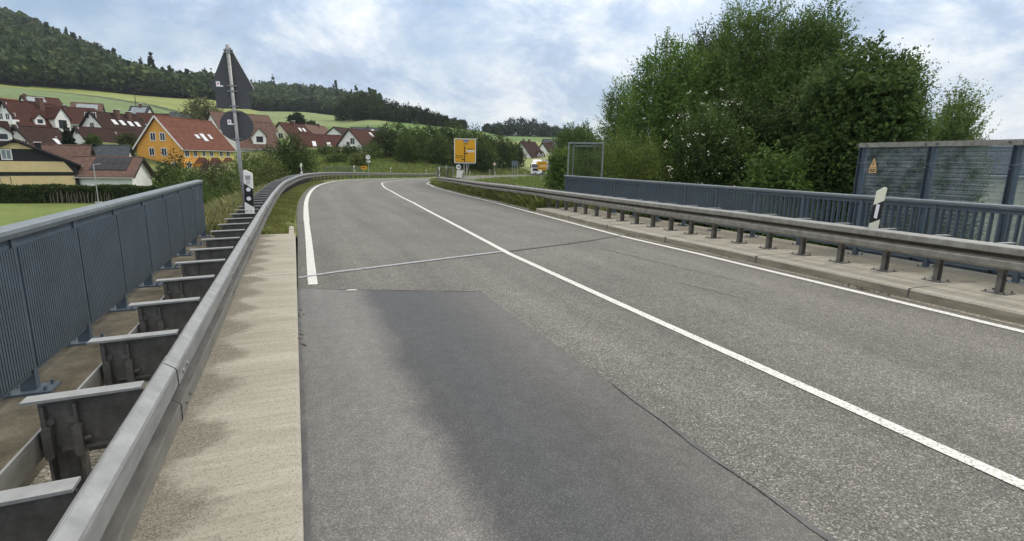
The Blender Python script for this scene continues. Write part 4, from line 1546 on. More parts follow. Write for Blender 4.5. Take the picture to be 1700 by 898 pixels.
# ------------------------------------------------------------------ sign mast seen from behind
SX, SY = -.85, 10.7
sm = empty("road_sign", (SX, SY, .0), 'backs of triangular, square and round traffic signs on a leaning galvanised pole', 'traffic sign')
sm.rotation_euler = (radians(0), radians(-1.2), 0)
mb = MB(); mb.tube([(0, 0, -.6), (0, 0, 3.54)], .03, 14)
mb.build("pole", MAT['galv'], sm, smooth=True)


def rounded(poly, r, n=5):
    out = []
    m = len(poly)
    for i in range(m):
        p0, p1, p2 = [Vector(poly[(i + k) % m]) for k in (-1, 0, 1)]
        a, b = (p0 - p1).normalized(), (p2 - p1).normalized()
        ang = a.angle(b)
        dist = r / math.tan(ang / 2)
        c = p1 + (a + b).normalized() * (r / sin(ang / 2))
        s_, t_ = p1 + a * dist - c, p1 + b * dist - c
        for k in range(n + 1):
            v = s_.lerp(t_, k / n).normalized() * r
            out.append(tuple(c + v))
    return out


f = lambda p, t: (p[0], t, p[1])
mb = MB(); mb.prism(rounded([(-.36, 2.80), (.36, 2.80), (0, 3.58)], .045), f, .034, .04)
tri = mb.build("triangle_plate", MAT['sign_back'], sm)
mb = MB()
outl = rounded([(-.352, 2.803), (.369, 2.803), (.008, 3.592)], .05)
mb.prism(outl, f, .041, .05)
mb.build("rim", MAT['sticker'], tri)
mb = MB(); mb.prism(rounded([(-.27, 2.5), (.27, 2.5), (.27, 2.79), (-.27, 2.79)], .03), f, .034, .04)
mb.build("square_plate", MAT['sign_back'], sm)
mb = MB(); mb.disc((.01, .037, 2.215), .265, (0, 1, 0), .006, 40)
mb.build("round_plate", MAT['sign_back'], sm)
for z in (3.46, 3.42, 2.88, 2.79, 2.54, 2.45, 1.99):
    mb = MB()
    mb.box(-.075, .075, .018, .034, z - .009, z + .009)
    mb.tube([(0, 0, z - .014), (0, 0, z + .014)], .037, 12)
    for sx in (-.055, .055):
        mb.tube([(sx, .005, z), (sx, .034, z)], .009, 6)
    mb.build("clamp", MAT['galv'], sm)
for x, z, par in ((-.24, 2.86, tri), (-.13, 2.23, sm)):
    mb = MB()
    mb.add([(x, .033, z), (x + .105, .033, z), (x + .105, .033, z + .022), (x + .06, .033, z + .022), (x + .06, .033, z + .085), (x, .033, z + .085)], [(0, 1, 2, 3, 4, 5)][::-1])
    mb.build("sticker", MAT['sticker'], par if par is sm else sm)
    mb = MB(); mb.box(x + .018, x + .04, .0315, .0325, z + .035, z + .062)
    mb.build("sticker_print", MAT['sign_red'], sm)


HAZE = .00011
# ------------------------------------------------------------------ houses
def house(label, D, pxc, th, L_, W_, yr, ye, zb, wall, roof, feats=(), over=.35, group='village houses', name='house', gable=None):
    """pitched-roof house. th = ridge direction, degrees clockwise from straight away; v+ side faces us for 0<th<180.
    yr, ye: heights of ridge and eave as rows of the photo at that distance; zb: ground"""
    a = bearing(pxc)
    cx, cy = D * sin(a), D * cos(a)
    zr, ze = height_at(pxc, yr, D), height_at(pxc, ye, D)
    az = a + radians(th)
    e = empty(name, (cx, cy, zb), label, 'house', group, 0)
    U, V = Vector((sin(az), cos(az), 0)), Vector((cos(az), -sin(az), 0))
    M = Matrix.Identity(4)
    for r in range(3):
        M[r][0], M[r][1] = U[r], V[r]
    e.matrix_world = Matrix.Translation((cx, cy, zb)) @ M
    he, hr = ze - zb, zr - zb
    l, w_ = L_ / 2, W_ / 2
    slope = (hr - he) / w_
    mb = MB()
    mb.prism([(-w_, -1.5), (w_, -1.5), (w_, he), (0, hr - .05), (-w_, he)], lambda p, t: (t, p[0], p[1]), -l, l)
    mb.build('wall', wall, e)
    mb = MB()
    th_ = .2
    o = over
    sec = [(-w_ - o, he - o * slope + .04), (0, hr + .04), (w_ + o, he - o * slope + .04), (w_ + o, he - o * slope + .04 + th_), (0, hr + .04 + th_ * 1.1), (-w_ - o, he - o * slope + .04 + th_)]
    mb.prism(sec, lambda p, t: (t, p[0], p[1]), -l - o, l + o)
    rf = mb.build('roof', roof, e)
    for sgn in (-1, 1):                                           # barge boards along the verge
        mb = MB()
        for v in (-1, 1):
            mb.bar((sgn * (l + o + .03), v * (w_ + o), he - o * slope + .1), (sgn * (l + o + .03), 0, hr + .1), .05, .26)
        mb.build('barge_board', gable or MAT['timber_dark'], rf)

    for v in (-1, 1):                                             # eaves gutter
        mb = MB(); mb.tube([(-l - o, v * (w_ + o + .06), he - o * slope + .06), (l + o, v * (w_ + o + .06), he - o * slope + .06)], .075, 6)
        mb.build('gutter', MAT['grey_alu'], rf)
    mb = MB(); mb.tube([(-l - o, 0, hr + th_ + .02), (l + o, 0, hr + th_ + .02)], .12, 6)
    mb.build('ridge_cap', roof, rf)

    def face(fc):
        if fc == 'u-': return lambda x, z, d: (-l - d, -x * w_, z)
        if fc == 'u+': return lambda x, z, d: (l + d, x * w_, z)
        return lambda x, z, d: (x * l, w_ + d, z)                 # v+
    for ft in feats:
        k = ft[0]
        if k == 'win':
            _, fc, x, z, ww, hh = ft[:6]
            f_ = face(fc)
            half = w_ if fc[0] == 'u' else l
            fr = .13
            def slab(x0, x1, z0, z1, d0, d1, mb):
                q = [f_(x + xx / half, zz, dd) for dd in (d0, d1) for xx, zz in ((x0, z0), (x1, z0), (x1, z1), (x0, z1))]
                mb.add(q, [(3, 2, 1, 0), (4, 5, 6, 7), (0, 1, 5, 4), (1, 2, 6, 5), (2, 3, 7, 6), (3, 0, 4, 7)])
            mb = MB()
            slab(-ww / 2 - fr, ww / 2 + fr, z + hh, z + hh + fr, .0, .06, mb); slab(-ww / 2 - fr, ww / 2 + fr, z - fr, z, .0, .08, mb)
            slab(-ww / 2 - fr, -ww / 2, z, z + hh, .0, .06, mb); slab(ww / 2, ww / 2 + fr, z, z + hh, .0, .06, mb)
            slab(-.04, .04, z, z + hh, .0, .045, mb)
            wo = mb.build('window', MAT['frame'], e)
            mb = MB(); slab(-ww / 2, ww / 2, z, z + hh, -.02, .025, mb)
            mb.build('pane', ft[6] if len(ft) > 6 else MAT['pane'], wo)
        elif k == 'sky':                                          # skylight on the v+ slope: u fraction, fraction up the slope
            _, x, t, ww, hh = ft
            v0 = w_ * (1 - t); z0 = he + (hr - he) * t + th_ + .06
            n = Vector((0, slope, 1)).normalized(); d = Vector((0, -1, slope)).normalized()
            c = Vector((x * l, v0, z0))
            q = []
            for dn in (0, .1):
                for su, sd in ((-1, -1), (1, -1), (1, 1), (-1, 1)):
                    q.append(c + Vector((su * ww / 2, 0, 0)) + d * (sd * hh / 2) + n * dn)
            mb = MB().add(q, [(3, 2, 1, 0), (4, 5, 6, 7), (0, 1, 5, 4), (1, 2, 6, 5), (2, 3, 7, 6), (3, 0, 4, 7)])
            mb.build('skylight', MAT['skylight'], rf)
        elif k == 'solar':
            _, x0, x1, t0, t1, m_, nx, ny = ft
            n = Vector((0, slope, 1)).normalized()
            for i in range(nx):
                for j in range(ny):
                    a0, a1 = x0 + (x1 - x0) * i / nx, x0 + (x1 - x0) * (i + .965) / nx
                    b0, b1 = t0 + (t1 - t0) * j / ny, t0 + (t1 - t0) * (j + .965) / ny
                    P = lambda u, t: Vector((u * l, w_ * (1 - t), he + (hr - he) * t + th_ + .06))
                    base = [P(a0, b0), P(a1, b0), P(a1, b1), P(a0, b1)]
                    q = base + [p + n * .09 for p in base]
                    MB().add(q, [(3, 2, 1, 0), (4, 5, 6, 7), (0, 1, 5, 4), (1, 2, 6, 5), (2, 3, 7, 6), (3, 0, 4, 7)]).build('solar_panel', m_, rf)
        elif k == 'chim':
            _, x, v, hh, s_ = ft[:5]
            zt = hr + hh
            mb = MB(); mb.box(x * l - s_, x * l + s_, v * w_ - s_, v * w_ + s_, hr - 1.6, zt)
            c_ = mb.build('chimney', ft[5] if len(ft) > 5 else MAT['chimney'], rf)
            mb = MB(); mb.box(x * l - s_ * 1.25, x * l + s_ * 1.25, v * w_ - s_ * 1.25, v * w_ + s_ * 1.25, zt + .001, zt + .12)
            mb.build('chimney_cap', MAT['frame'], c_)
        elif k == 'dorm':                                         # gabled dormer on the v+ slope
            _, x, t, ww, hh = ft[:5]
            dw = ft[5] if len(ft) > 5 else wall
            v0 = w_ * (1 - t) + .2; z0 = he + (hr - he) * t - .1
            xc = x * l
            zt, zp = z0 + hh * .55, z0 + hh
            vb = w_ * (1 - (zp - he) / (hr - he)) - .4
            mb = MB()
            mb.prism([(xc - ww / 2, z0), (xc + ww / 2, z0), (xc + ww / 2, zt), (xc, zp), (xc - ww / 2, zt)], lambda p, t_: (p[0], t_, p[1]), vb, v0)
            d_ = mb.build('dormer', dw, e)
            mb = MB()
            g = .25; sl = (zp - zt) / (ww / 2)
            mb.prism([(xc - ww / 2 - g, zt - g * sl + .03), (xc, zp + .03), (xc + ww / 2 + g, zt - g * sl + .03), (xc + ww / 2 + g, zt - g * sl + .2), (xc, zp + .22), (xc - ww / 2 - g, zt - g * sl + .2)],
                     lambda p, t_: (p[0], t_, p[1]), vb - .2, v0 + .3)
            mb.build('dormer_roof', roof, d_)
            mb = MB(); mb.box(xc - ww * .26, xc + ww * .26, v0 + .004, v0 + .04, z0 + hh * .14, z0 + hh * .5)
            mb.build('dormer_window', MAT['pane'], d_)
        elif k == 'band':                                         # boarding or render field on the near gable, trimmed to the roof line
            _, z0, z1, m_, ins, d_ = ft[:6]
            def half_at(z): return min(w_, w_ * max(0, (hr - z) / (hr - he))) - ins
            h0, h1 = half_at(z0), half_at(z1)
            poly = [(-h0, z0), (h0, z0), (max(h1, .02), z1), (-max(h1, .02), z1)]
            mb = MB(); mb.prism(poly, lambda p, t_: (t_, p[0], p[1]), -l - d_, -l)
            mb.build(ft[6] if len(ft) > 6 else 'render_field', m_, e)
        elif k == 'porch':                                        # small tiled porch roof on the v+ front
            _, x, ww, z, dd = ft
            mb = MB()
            mb.prism([(x * l - ww / 2, z), (x * l + ww / 2, z), (x * l, z + ww * .42)], lambda p, t_: (p[0], t_, p[1]), w_ + .01, w_ + dd)
            p_ = mb.build('porch_roof', roof, e)
            mb = MB(); mb.box(x * l - ww * .4, x * l + ww * .4, w_ + .05, w_ + dd * .8, -1, z - .02)
            mb.build('porch_wall', wall, p_)
        elif k == 'front':                                        # differently coloured stretch of the v+ front
            _, x0, x1, m_ = ft
            mb = MB(); mb.box(x0 * l, x1 * l, w_ + .004, w_ + .016, -1, he - .25)
            mb.build('front_wall', m_, e, 'yellow rendered front')
        elif k == 'balc':
            _, z, ww = ft
            mb = MB(); mb.box(-l - 1.4, -l - .02, -ww / 2, ww / 2, z, z + .95)
            mb.build('balcony', MAT['wall_white'], e)
    return e


Wn = lambda fc, x, z, w_=1.0, h=1.2: ('win', fc, x, z, w_, h)
m = MAT
white, cream, orange = m['wall_white'], m['wall_cream'], m['wall_orange']
# front row behind the hedge
house('cream yellow house with dark timber gable bands and a grey shutter, behind the hedge', 105, 33, 3, 12, 12.4, 235, 272, -4.4, m['timber_dark'], m['roof_dark'],
      [('band', 6.5, 7.25, cream, .25, .06), ('band', 3.44, 4.86, cream, .5, .06), ('band', -.2, 2.9, cream, .45, .06),
       ('win', 'u-', .16, 5.15, .85, 1.15, m['solar_light']), ('win', 'u-', .24, 1.75, .9, 1.0), ('chim', -.2, .35, -.1, .35, MAT['timber_dark'])], over=.45)
house('white bungalow with red tiled roof carrying a dark solar array, behind the hedge', 101, 181, 114, 8.0, 6.6, 263, 290, -4.4, white, m['roof_brick'],
      [('solar', -.4, .8, .2, .93, m['solar'], 5, 2), Wn('v+', -.4, .3, 1.6, 1), Wn('v+', .1, .3, 1.2, 1), Wn('u+', .1, .4, 1, 1)], over=.55)
house('low house with plain red tiled roof joining the yellow timber house', 112, 102, 106, 7.2, 6.0, 243, 276, -4.0, white, m['roof_brick'],
      [('dorm', -.5, .28, 1.8, 1.2, MAT['timber_dark'])], over=.5)
house('low house with slate grey roof behind the solar roof bungalow', 118, 178, 104, 6.4, 5.6, 243, 264, -3.0, white, m['roof_grey'], [], over=.4)
# brown roofs up the slope
house('big white house with brown roof, long balcony and cross gable, upper left', 158, 62, 48, 10.5, 8.6, 172, 222, 4.2, white, m['roof_brown'],
      [('balc', 3.0, 6), Wn('u-', -.05, 6.2, .8, 1.1), Wn('u-', -.42, 4.0, .8), Wn('u-', -.1, 4.0, .8), Wn('u-', .25, 4.0, .8), Wn('u-', -.3, .9), Wn('u-', .1, .9),
       ('dorm', -.2, .3, 2.2, 2.3), ('dorm', .62, .1, 3.6, 5.2), ('chim', .35, .15, 1.3, .5, MAT['chimney'])], over=.6)
house('white house with dark brown roof and small gable window, below the balcony house', 132, 68, 46, 7.6, 6.4, 213, 243, 1.6, white, m['roof_dark'],
      [Wn('u-', 0, 3.6, .7, .9), Wn('u-', -.4, .8), ('sky', .3, .2, .9, 1.4), ('chim', .5, .5, -1.5, .12, MAT['galv'])], over=.5)
house('dark roofed white house with dormer cut by the left picture edge', 126, -16, 80, 4.8, 6, 203, 243, .5, white, m['roof_dark'], [('dorm', .62, .25, 2.4, 2.4)], over=.5)
house('white gabled house with dark brown roof and a row of four skylights', 160, 198, 47, 11.5, 8.4, 190, 222, 5.2, white, m['roof_dark'],
      [('sky', -.35, .5, 1.0, 1.5), ('sky', .0, .5, 1.0, 1.5), ('sky', .36, .48, 1.0, 1.5), ('sky', .7, .48, 1.0, 1.5), Wn('u-', -.2, 4.2), Wn('u-', .25, 4.2), Wn('u-', 0, 1.2, 1, 2),
       ('chim', .0, .2, 1.0, .45, MAT['chimney']), ('chim', .55, .2, .8, .45, MAT['chimney'])], over=.5)
house('white house with plain dark brown roof below the four skylights', 142, 181, 52, 11.5, 8, 215, 247, 2.0, white, m['roof_dark'],
      [Wn('u-', 0, 3.4, .8, 1.2), ('chim', .2, .3, -.6, .12, MAT['galv'])], over=.5)
house('house with brown roof showing between the two white gabled houses', 182, 128, 85, 9.5, 8, 180, 206, 6.5, white, m['roof_brown'], [('chim', -.2, .2, .5, .4)])
house('red roofed house with a row of light solar collectors, upper left', 208, 157, 98, 7, 6, 173, 189, 10.5, white, m['roof_brick'], [('solar', -.7, .75, .3, .85, m['solar_light'], 8, 1)])
house('house with pale collector roof and red brown hip behind the balcony house', 218, 82, 70, 8.5, 6.5, 163, 178, 13.0, white, m['roof_brown'], [('solar', -.9, .15, .35, .9, m['solar_light'], 6, 1), ('chim', -.9, .2, .8, .3)])
house('orange roofed house at the left picture edge by the field', 196, -2, 70, 11, 9, 164, 182, 10.0, white, m['roof_orange'], [('dorm', .2, .2, 3, 2.2)])
house('white gabled house with pale solar roof standing nearest the crop field', 222, 243, 122, 5.6, 5.4, 178, 194, 10.5, white, m['roof_grey'],
      [('solar', -.85, .85, .15, .9, m['solar_light'], 3, 1), ('chim', .1, .1, .9, .4), Wn('u+', 0, 3.0)])
house('red brown roof between the skylight house and orange house', 196, 262, 100, 7.5, 6, 190, 206, 6.8, white, m['roof_brown'], [])
house('small house with slate grey roof left of the round olive tree', 226, 313, 96, 8, 6, 189, 198, 9.8, white, m['roof_grey'], [('chim', .3, .1, .5, .3)])
# orange terrace
house('orange gabled terrace house with long red roof and yellow end, white framed windows', 128, 313, 39, 14.6, 9.6, 199, 246, -2.0, orange, m['roof_red'],
      [Wn('u-', -.2, 6.3, .95, 1.3), Wn('u-', .22, 6.3, .95, 1.3), Wn('u-', -.2, 3.5, .95, 1.3), Wn('u-', .34, 3.5, .95, 1.3), Wn('u-', -.6, 1.0, .95, 1.2), Wn('u-', .0, 1.0, 1.2, 1.2), Wn('u-', .55, 1.0, .95, 1.2),
       Wn('v+', -.86, 3.4, 1.0, 1.35), Wn('v+', -.56, 3.4, .8, 1.35), ('front', -.4, .995, m['wall_yellow']), Wn('v+', -.24, 3.5, .75, 1.2), Wn('v+', .06, 3.5, .85, 1.2), Wn('v+', .46, 3.5, .75, 1.2), Wn('v+', .76, 3.5, .85, 1.2),
       ('porch', -.45, 2.5, 2.2, 1.4), ('porch', .08, 2.5, 2.2, 1.4), ('porch', .62, 2.5, 2.2, 1.4), Wn('v+', -.82, .9, 1.0, 1.3),
       ('sky', -.12, .36, .9, 1.0), ('sky', .12, .34, 1.1, 1.9), ('sky', .4, .38, .7, 1.2)], over=.45, gable=MAT['frame'])
house('white house with brick red roof and tall white dormer right of the round sign', 150, 418, 62, 10, 9, 203, 244, .5, white, m['roof_brick'],
      [('dorm', .02, .12, 3.2, 3.8), Wn('v+', .4, 1.2, 1.2, 1.2), Wn('v+', -.2, 1.2, 1.2, 1.2)], over=.5)
house('tall white house with red roof partly hidden by the round sign back', 168, 404, 64, 15, 9, 190, 216, 3.0, white, m['roof_brick'], [], over=.5)
# beyond the bushes
house('cream house with arched gable window and red brown roof behind bushes', 200, 488, 42, 11, 7.5, 206, 226, 4.0, m['wall_lightcream'], m['roof_brown'],
      [Wn('u-', 0, 3.6, 1.8, 1.6), ('sky', .3, .5, 1.0, 1.5), ('sky', .65, .5, 1.0, 1.5), ('chim', .05, .1, 1.0, .4)], over=.5)
house('orange roofed annex left of the arched window house', 212, 450, 70, 9, 7, 208, 220, 4.6, white, m['roof_orange'], [])
house('pale cream house with brick red roof and chimney near the lone dark field tree', 214, 524, 40, 11, 9, 209, 225, 5.0, m['wall_lightcream'], m['roof_brick'], [Wn('u-', .1, 2.4), ('chim', .35, .1, .9, .35)])
house('long low house with red brown roof and four pale skylights', 168, 542, 80, 18, 11, 225, 249, 1.6, white, m['roof_brown'],
      [('sky', -.42, .32, 1.0, 2.3), ('sky', .02, .3, 1.0, 2.0), ('sky', .4, .32, 1.0, 2.5), ('sky', .8, .32, 1.0, 2.3)])
house('small white gable with round window behind the long skylight roof', 196, 568, 30, 9, 7.6, 213, 227, 3.0, white, m['roof_dark'], [Wn('u-', 0, 3.3, .7, .7)])
house('white house with big glazed gable and red brown roof beside the hedge trees', 166, 605, 40, 12, 10, 217, 245, .8, white, m['roof_brown'],
      [Wn('u-', -.2, 4.7, 1.4, 1.6), Wn('u-', .12, 4.2, 1.2, 1.1), Wn('u-', -.2, 3.1, 2.4, .9), Wn('u-', .35, 1.6, 1.2, 1.6), ('sky', .3, .72, 1.0, 1.8)])
house('white house with slate blue roof behind the glazed gable house', 190, 613, 100, 11, 9, 213, 226, 3.2, white, m['roof_grey'], [('chim', .0, .1, .8, .35), ('sky', .3, .5, 1.0, 2)])
# right-hand pair beyond the lorry
house('white house with steep dark brown roof and two white dormers behind the lorry', 205, 876, 36, 8.5, 10.5, 236, 262, -2.5, white, m['roof_dark'],
      [('dorm', .1, .1, 1.6, 1.8), ('dorm', .62, .1, 1.6, 1.8), ('chim', -.75, .05, 1.2, .28), ('chim', .1, .05, 1.2, .28)], over=.5)
house('narrow white gabled house right of the steep dark roof', 225, 909, 32, 8, 5.6, 238, 252, -2.0, white, m['roof_dark'], [Wn('u-', 0, 6.3, .8, 1), Wn('u-', .3, 3.6, .9, 1.4), ('chim', .6, .1, 1.2, .45)], over=.4)
house('dark grey roof showing behind trees right of the white gables', 240, 918, 75, 9, 10, 232, 246, -1.0, white, m['roof_grey'], [])
# bright building beyond the noise barrier
house('pale building seen blurred through the ribbed noise barrier', 62, 1672, 60, 14, 10, 250, 290, -5.2, m['wall_lightcream'], m['roof_grey'], [Wn('u-', -.3, 4), Wn('u-', .3, 4), Wn('v+', 0, 4, 1.2, 1.4)], group='buildings beyond the barrier')

# ------------------------------------------------------------------ garden on the left: hedge, lawn things
a0, a1 = bearing(-60), bearing(262)
P0, P1 = np.array([92.5 * sin(a0), 92.5 * cos(a0)]), np.array([83 * sin(a1), 83 * cos(a1)])
hd = (P1 - P0); hl = np.linalg.norm(hd); hd /= hl; hn = np.array([-hd[1], hd[0]])
hz = -4.6
hedge = empty('hedge', (float(P0[0]), float(P0[1]), hz), 'long clipped dark green garden hedge with bare stems along the lawn', 'hedge')
n = 17000
u, v = RNG.random(n), RNG.random(n)
which = RNG.random(n)
t_ = u * hl
topz = 2.15 + .08 * np.sin(t_ * .9) + .06 * np.sin(t_ * 2.3)
dep = np.where(which < .55, -.55 + .12 * np.sin(t_ * 3) * np.sin(v * 6), RNG.uniform(-.55, .55, n))
zz = np.where(which < .55, v * topz, topz + RNG.normal(0, .06, n))
gap = (which < .55) & (zz < 1.65) & (t_ > hl * .38) & (t_ < hl * .74) & (RNG.random(n) < .62)
keep = ~gap
dep = np.where((~gap) & (which < .55) & (zz < 1.6) & (t_ > hl * .38) & (t_ < hl * .74), dep + .35, dep)
XY = P0[None] + hd[None] * t_[:, None] + hn[None] * dep[:, None]
P = np.column_stack([XY, zz]) - np.array([P0[0], P0[1], 0])
Dn = norm(RNG.normal(size=(n, 3)) + np.array([0, 0, .3]))
T = np.array([.055, .085, .022]) * RNG.normal(1, .25, (n, 1)).clip(.4, 1.8)
ln = RNG.uniform(.12, .3, n)
link('foliage', leaf_mesh('hedge_foliage', P[keep], Dn[keep], ln[keep], ln[keep] * .6, T[keep], MAT['leaf_far']), hedge)
mb = MB()
rr = random.Random(8)
for k in range(64):
    t0 = hl * (.02 + .94 * k / 64) + rr.uniform(-.2, .2)
    b = P0 + hd * t0 + hn * -.35 - P0
    mb.tube([(b[0], b[1], 0), (b[0] + rr.uniform(-.1, .1), b[1], 1.0), (b[0] + rr.uniform(-.25, .25), b[1] + rr.uniform(-.2, .2), 1.8)], [.045, .035, .02], 5)
mb.build('bare_stems', MAT['hedge_stem'], hedge)
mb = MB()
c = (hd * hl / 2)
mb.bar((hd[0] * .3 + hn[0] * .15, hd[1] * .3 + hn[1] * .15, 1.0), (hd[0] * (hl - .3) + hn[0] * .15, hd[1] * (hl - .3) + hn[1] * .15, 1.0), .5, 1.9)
mb.build('inner_shade', material("hedge shade", (.02, .026, .012), .95, .4, 3), hedge)  # opaque core block; shade inside the hedge is put into its dark colour

q = ground_at(36, 90.0)
gb = empty('garden_chest', (q[0], q[1], -4.6), 'dark green garden box with pale lid edge standing against the hedge', 'garden box', rz=-bearing(36))
mb = MB(); mb.box(-.75, .75, -.45, .45, 0, 1.5); mb.build('chest_body', material("green box", (.012, .05, .035), .6, .2, 3), gb)
mb = MB(); mb.prism([(-.5, 1.501), (.5, 1.501), (.42, 1.62), (-.42, 1.68)], lambda p, t: (t, p[0], p[1]), -.8, .8); mb.build('lid', MAT['frame'], gb)
mb = MB(); mb.box(-.6, .7, -.462, -.452, .72, .84); mb.build('pale_strip', MAT['frame'], gb)
q = ground_at(153, 79)
po = empty('garden_pole', (q[0], q[1], q[2]), 'thin grey pole rising from a pale conical planter foot on the lawn', 'pole')
mb = MB(); mb.tube([(0, 0, .02), (0, 0, 5.0)], .05, 8)
mb.tube([(0, 0, 4.93), (.7, .05, 5.02)], .035, 6); mb.build('pole', MAT['grey_alu'], po)
mb = MB(); mb.tube([(0, 0, 0), (0, 0, .25), (0, 0, .62)], [.18, .3, .42], 14); mb.build('planter', MAT['grey_alu'], po)

# ------------------------------------------------------------------ trees and shrubs of the village side
G1 = 'garden trees and shrubs by the village'
DK, MID, LT, OL = (.055, .083, .024), (.085, .125, .034), (.13, .165, .05), (.15, .16, .075)


def site_tree(px, D, w_px, ytop, label, cat='tree', name='tree', col=MID, twigs=420, group=G1, kind='round', ybase=None, leaf=None, seed=0, **kw):
    """place by bearing and distance; width in photo columns, top row"""
    x, y, z = ground_at(px, D)
    ztop = height_at(px, ytop, D)
    a = bearing(px)
    wd = D * abs(bearing(px + w_px / 2) - bearing(px - w_px / 2))
    H = ztop - z
    R_ = wd / 2
    if kind == 'cone':
        blobs = [(0, 0, H * (.12 + .8 * k / 6), R_ * (1 - k / 6.6), R_ * (1 - k / 6.6), H * .11) for k in range(7)]
    elif kind == 'bush':
        blobs = [(0, 0, H * .46, R_ * .8, R_ * .8, H * .46), (R_ * .45, .1, H * .38, R_ * .55, R_ * .55, H * .36), (-R_ * .45, -.1, H * .36, R_ * .55, R_ * .55, H * .36), (R_ * .05, -R_ * .3, H * .62, R_ * .5, R_ * .5, H * .34)]
    else:
        rr = random.Random(seed + int(px))
        blobs = [(0, 0, H * .6, R_ * .72, R_ * .72, H * .36)]
        for k in range(6):
            t = k * 1.047 + rr.uniform(-.3, .3)
            blobs.append((R_ * .55 * cos(t), R_ * .55 * sin(t), H * rr.uniform(.36, .7), R_ * .5, R_ * .5, H * .25))
        blobs.append((rr.uniform(-.2, .2) * R_, 0, H * .82, R_ * .42, R_ * .42, H * .18))
    lf = leaf or max(.16, D * .0034)
    return tree(name, (x, y, z - .05), label, cat, group, blobs, twigs, 5, lf, col, H * .85, max(.06, H * .018), seed=seed + int(px), twig_len=R_ * .32, up=.35, colvar=.28, aspect=.6, **kw)


site_tree(117, 122, 26, 208, 'dark spruce between the brown roofs', col=(.02, .036, .016), kind='cone', name='conifer', twigs=500, seed=1)
site_tree(157, 119, 26, 222, 'round green tree in front of the plain dark brown roof', col=MID, seed=2)
site_tree(196, 98.5, 22, 288, 'clipped rounded green shrub in front of the solar roof bungalow', 'shrub', 'shrub', kind='bush', col=(.05, .085, .02), seed=3)
site_tree(172, 99, 20, 295, 'low reddish shrub in front of the solar roof bungalow', 'shrub', 'shrub', kind='bush', col=(.1, .045, .035), seed=4, twigs=240)
site_tree(64, 190, 14, 166, 'small dark conifer behind the balcony house', col=(.02, .034, .014), kind='cone', name='conifer', twigs=240, seed=5)
site_tree(228, 178, 26, 193, 'dark green tree left of the orange house beside brown roofs', col=DK, seed=6)
site_tree(214, 135, 34, 222, 'airy light tree half covering the plain dark brown roof', col=(.075, .09, .035), seed=7, twigs=260)
site_tree(214, 128, 26, 243, 'leafy garden tree right of the slate grey roof', col=MID, seed=8)
site_tree(344, 215, 62, 164, 'round olive green tree standing above the orange house roof', col=OL, seed=9, twigs=700)
site_tree(290, 100, 62, 248, 'open fruit tree before the orange gable', col=(.028, .045, .016), seed=10, twigs=260, leaf=.3)
site_tree(352, 96, 60, 263, 'purplish flowering shrub before the yellow terrace front', 'shrub', 'shrub', kind='bush', col=(.12, .075, .07), seed=11, twigs=320)
site_tree(272, 86, 46, 272, 'dark shrub mass right of the white bungalow gable', 'shrub', 'shrub', kind='bush', col=DK, seed=12, twigs=600)
site_tree(300, 76, 80, 277, 'broad light green shrub below the orange gable', 'shrub', 'shrub', kind='bush', col=MID, seed=13, twigs=800)
site_tree(352, 70, 80, 272, 'dark green shrub behind the end of the left railing', 'shrub', 'shrub', kind='bush', col=DK, seed=14, twigs=800)
site_tree(395, 62, 70, 262, 'mid green shrub beside the sign pole', 'shrub', 'shrub', kind='bush', col=MID, seed=15, twigs=800)
site_tree(438, 56, 92, 252, 'pale willow-like bush between sign pole and dark round tree', 'bush', 'bush', kind='bush', col=LT, seed=16, twigs=1500, leaf=.2)
site_tree(415, 92, 56, 250, 'green bush in front of the white dormer house', 'bush', 'bush', kind='bush', col=MID, seed=17, twigs=600)
site_tree(486, 70, 74, 225, 'dense dark round tree at the outside of the bend', col=DK, seed=18, twigs=2200, leaf=.22)
site_tree(448, 84, 44, 240, 'dark bush joining the dense round tree', 'bush', 'bush', kind='bush', col=DK, seed=19, twigs=600)
site_tree(330, 52, 110, 300, 'low rough shrub beyond the end of the left railing', 'shrub', 'shrub', kind='bush', col=MID, seed=20, twigs=900, leaf=.17)
site_tree(395, 42, 60, 296, 'small light shrub on the embankment behind the delineator', 'shrub', 'shrub', kind='bush', col=LT, seed=21, twigs=700, leaf=.15)
site_tree(497, 300, 26, 189, 'lone dark tree in the green field', col=(.02, .032, .014), seed=22, twigs=360)
site_tree(520, 300, 14, 201, 'small dark bush beside the lone field tree', 'bush', 'bush', kind='bush', col=DK, seed=23, twigs=160)
for k, (px, D, w_, yt, c_) in enumerate([(545, 138, 44, 244, MID), (580, 132, 40, 244, DK), (614, 128, 44, 238, MID), (560, 118, 40, 256, MID), (598, 112, 36, 255, LT)]):
    site_tree(px, D, w_, yt, ['green shrub below the left end of the long skylight roof', 'dark shrub below the glazed gable house', 'tall shrub left of the hedge trees by the glazed gable',
              'low shrub at the top of the grassy bank', 'small light shrub above the round speed sign'][k], 'shrub', 'shrub', kind='bush', col=c_, seed=30 + k, twigs=420, leaf=.36)
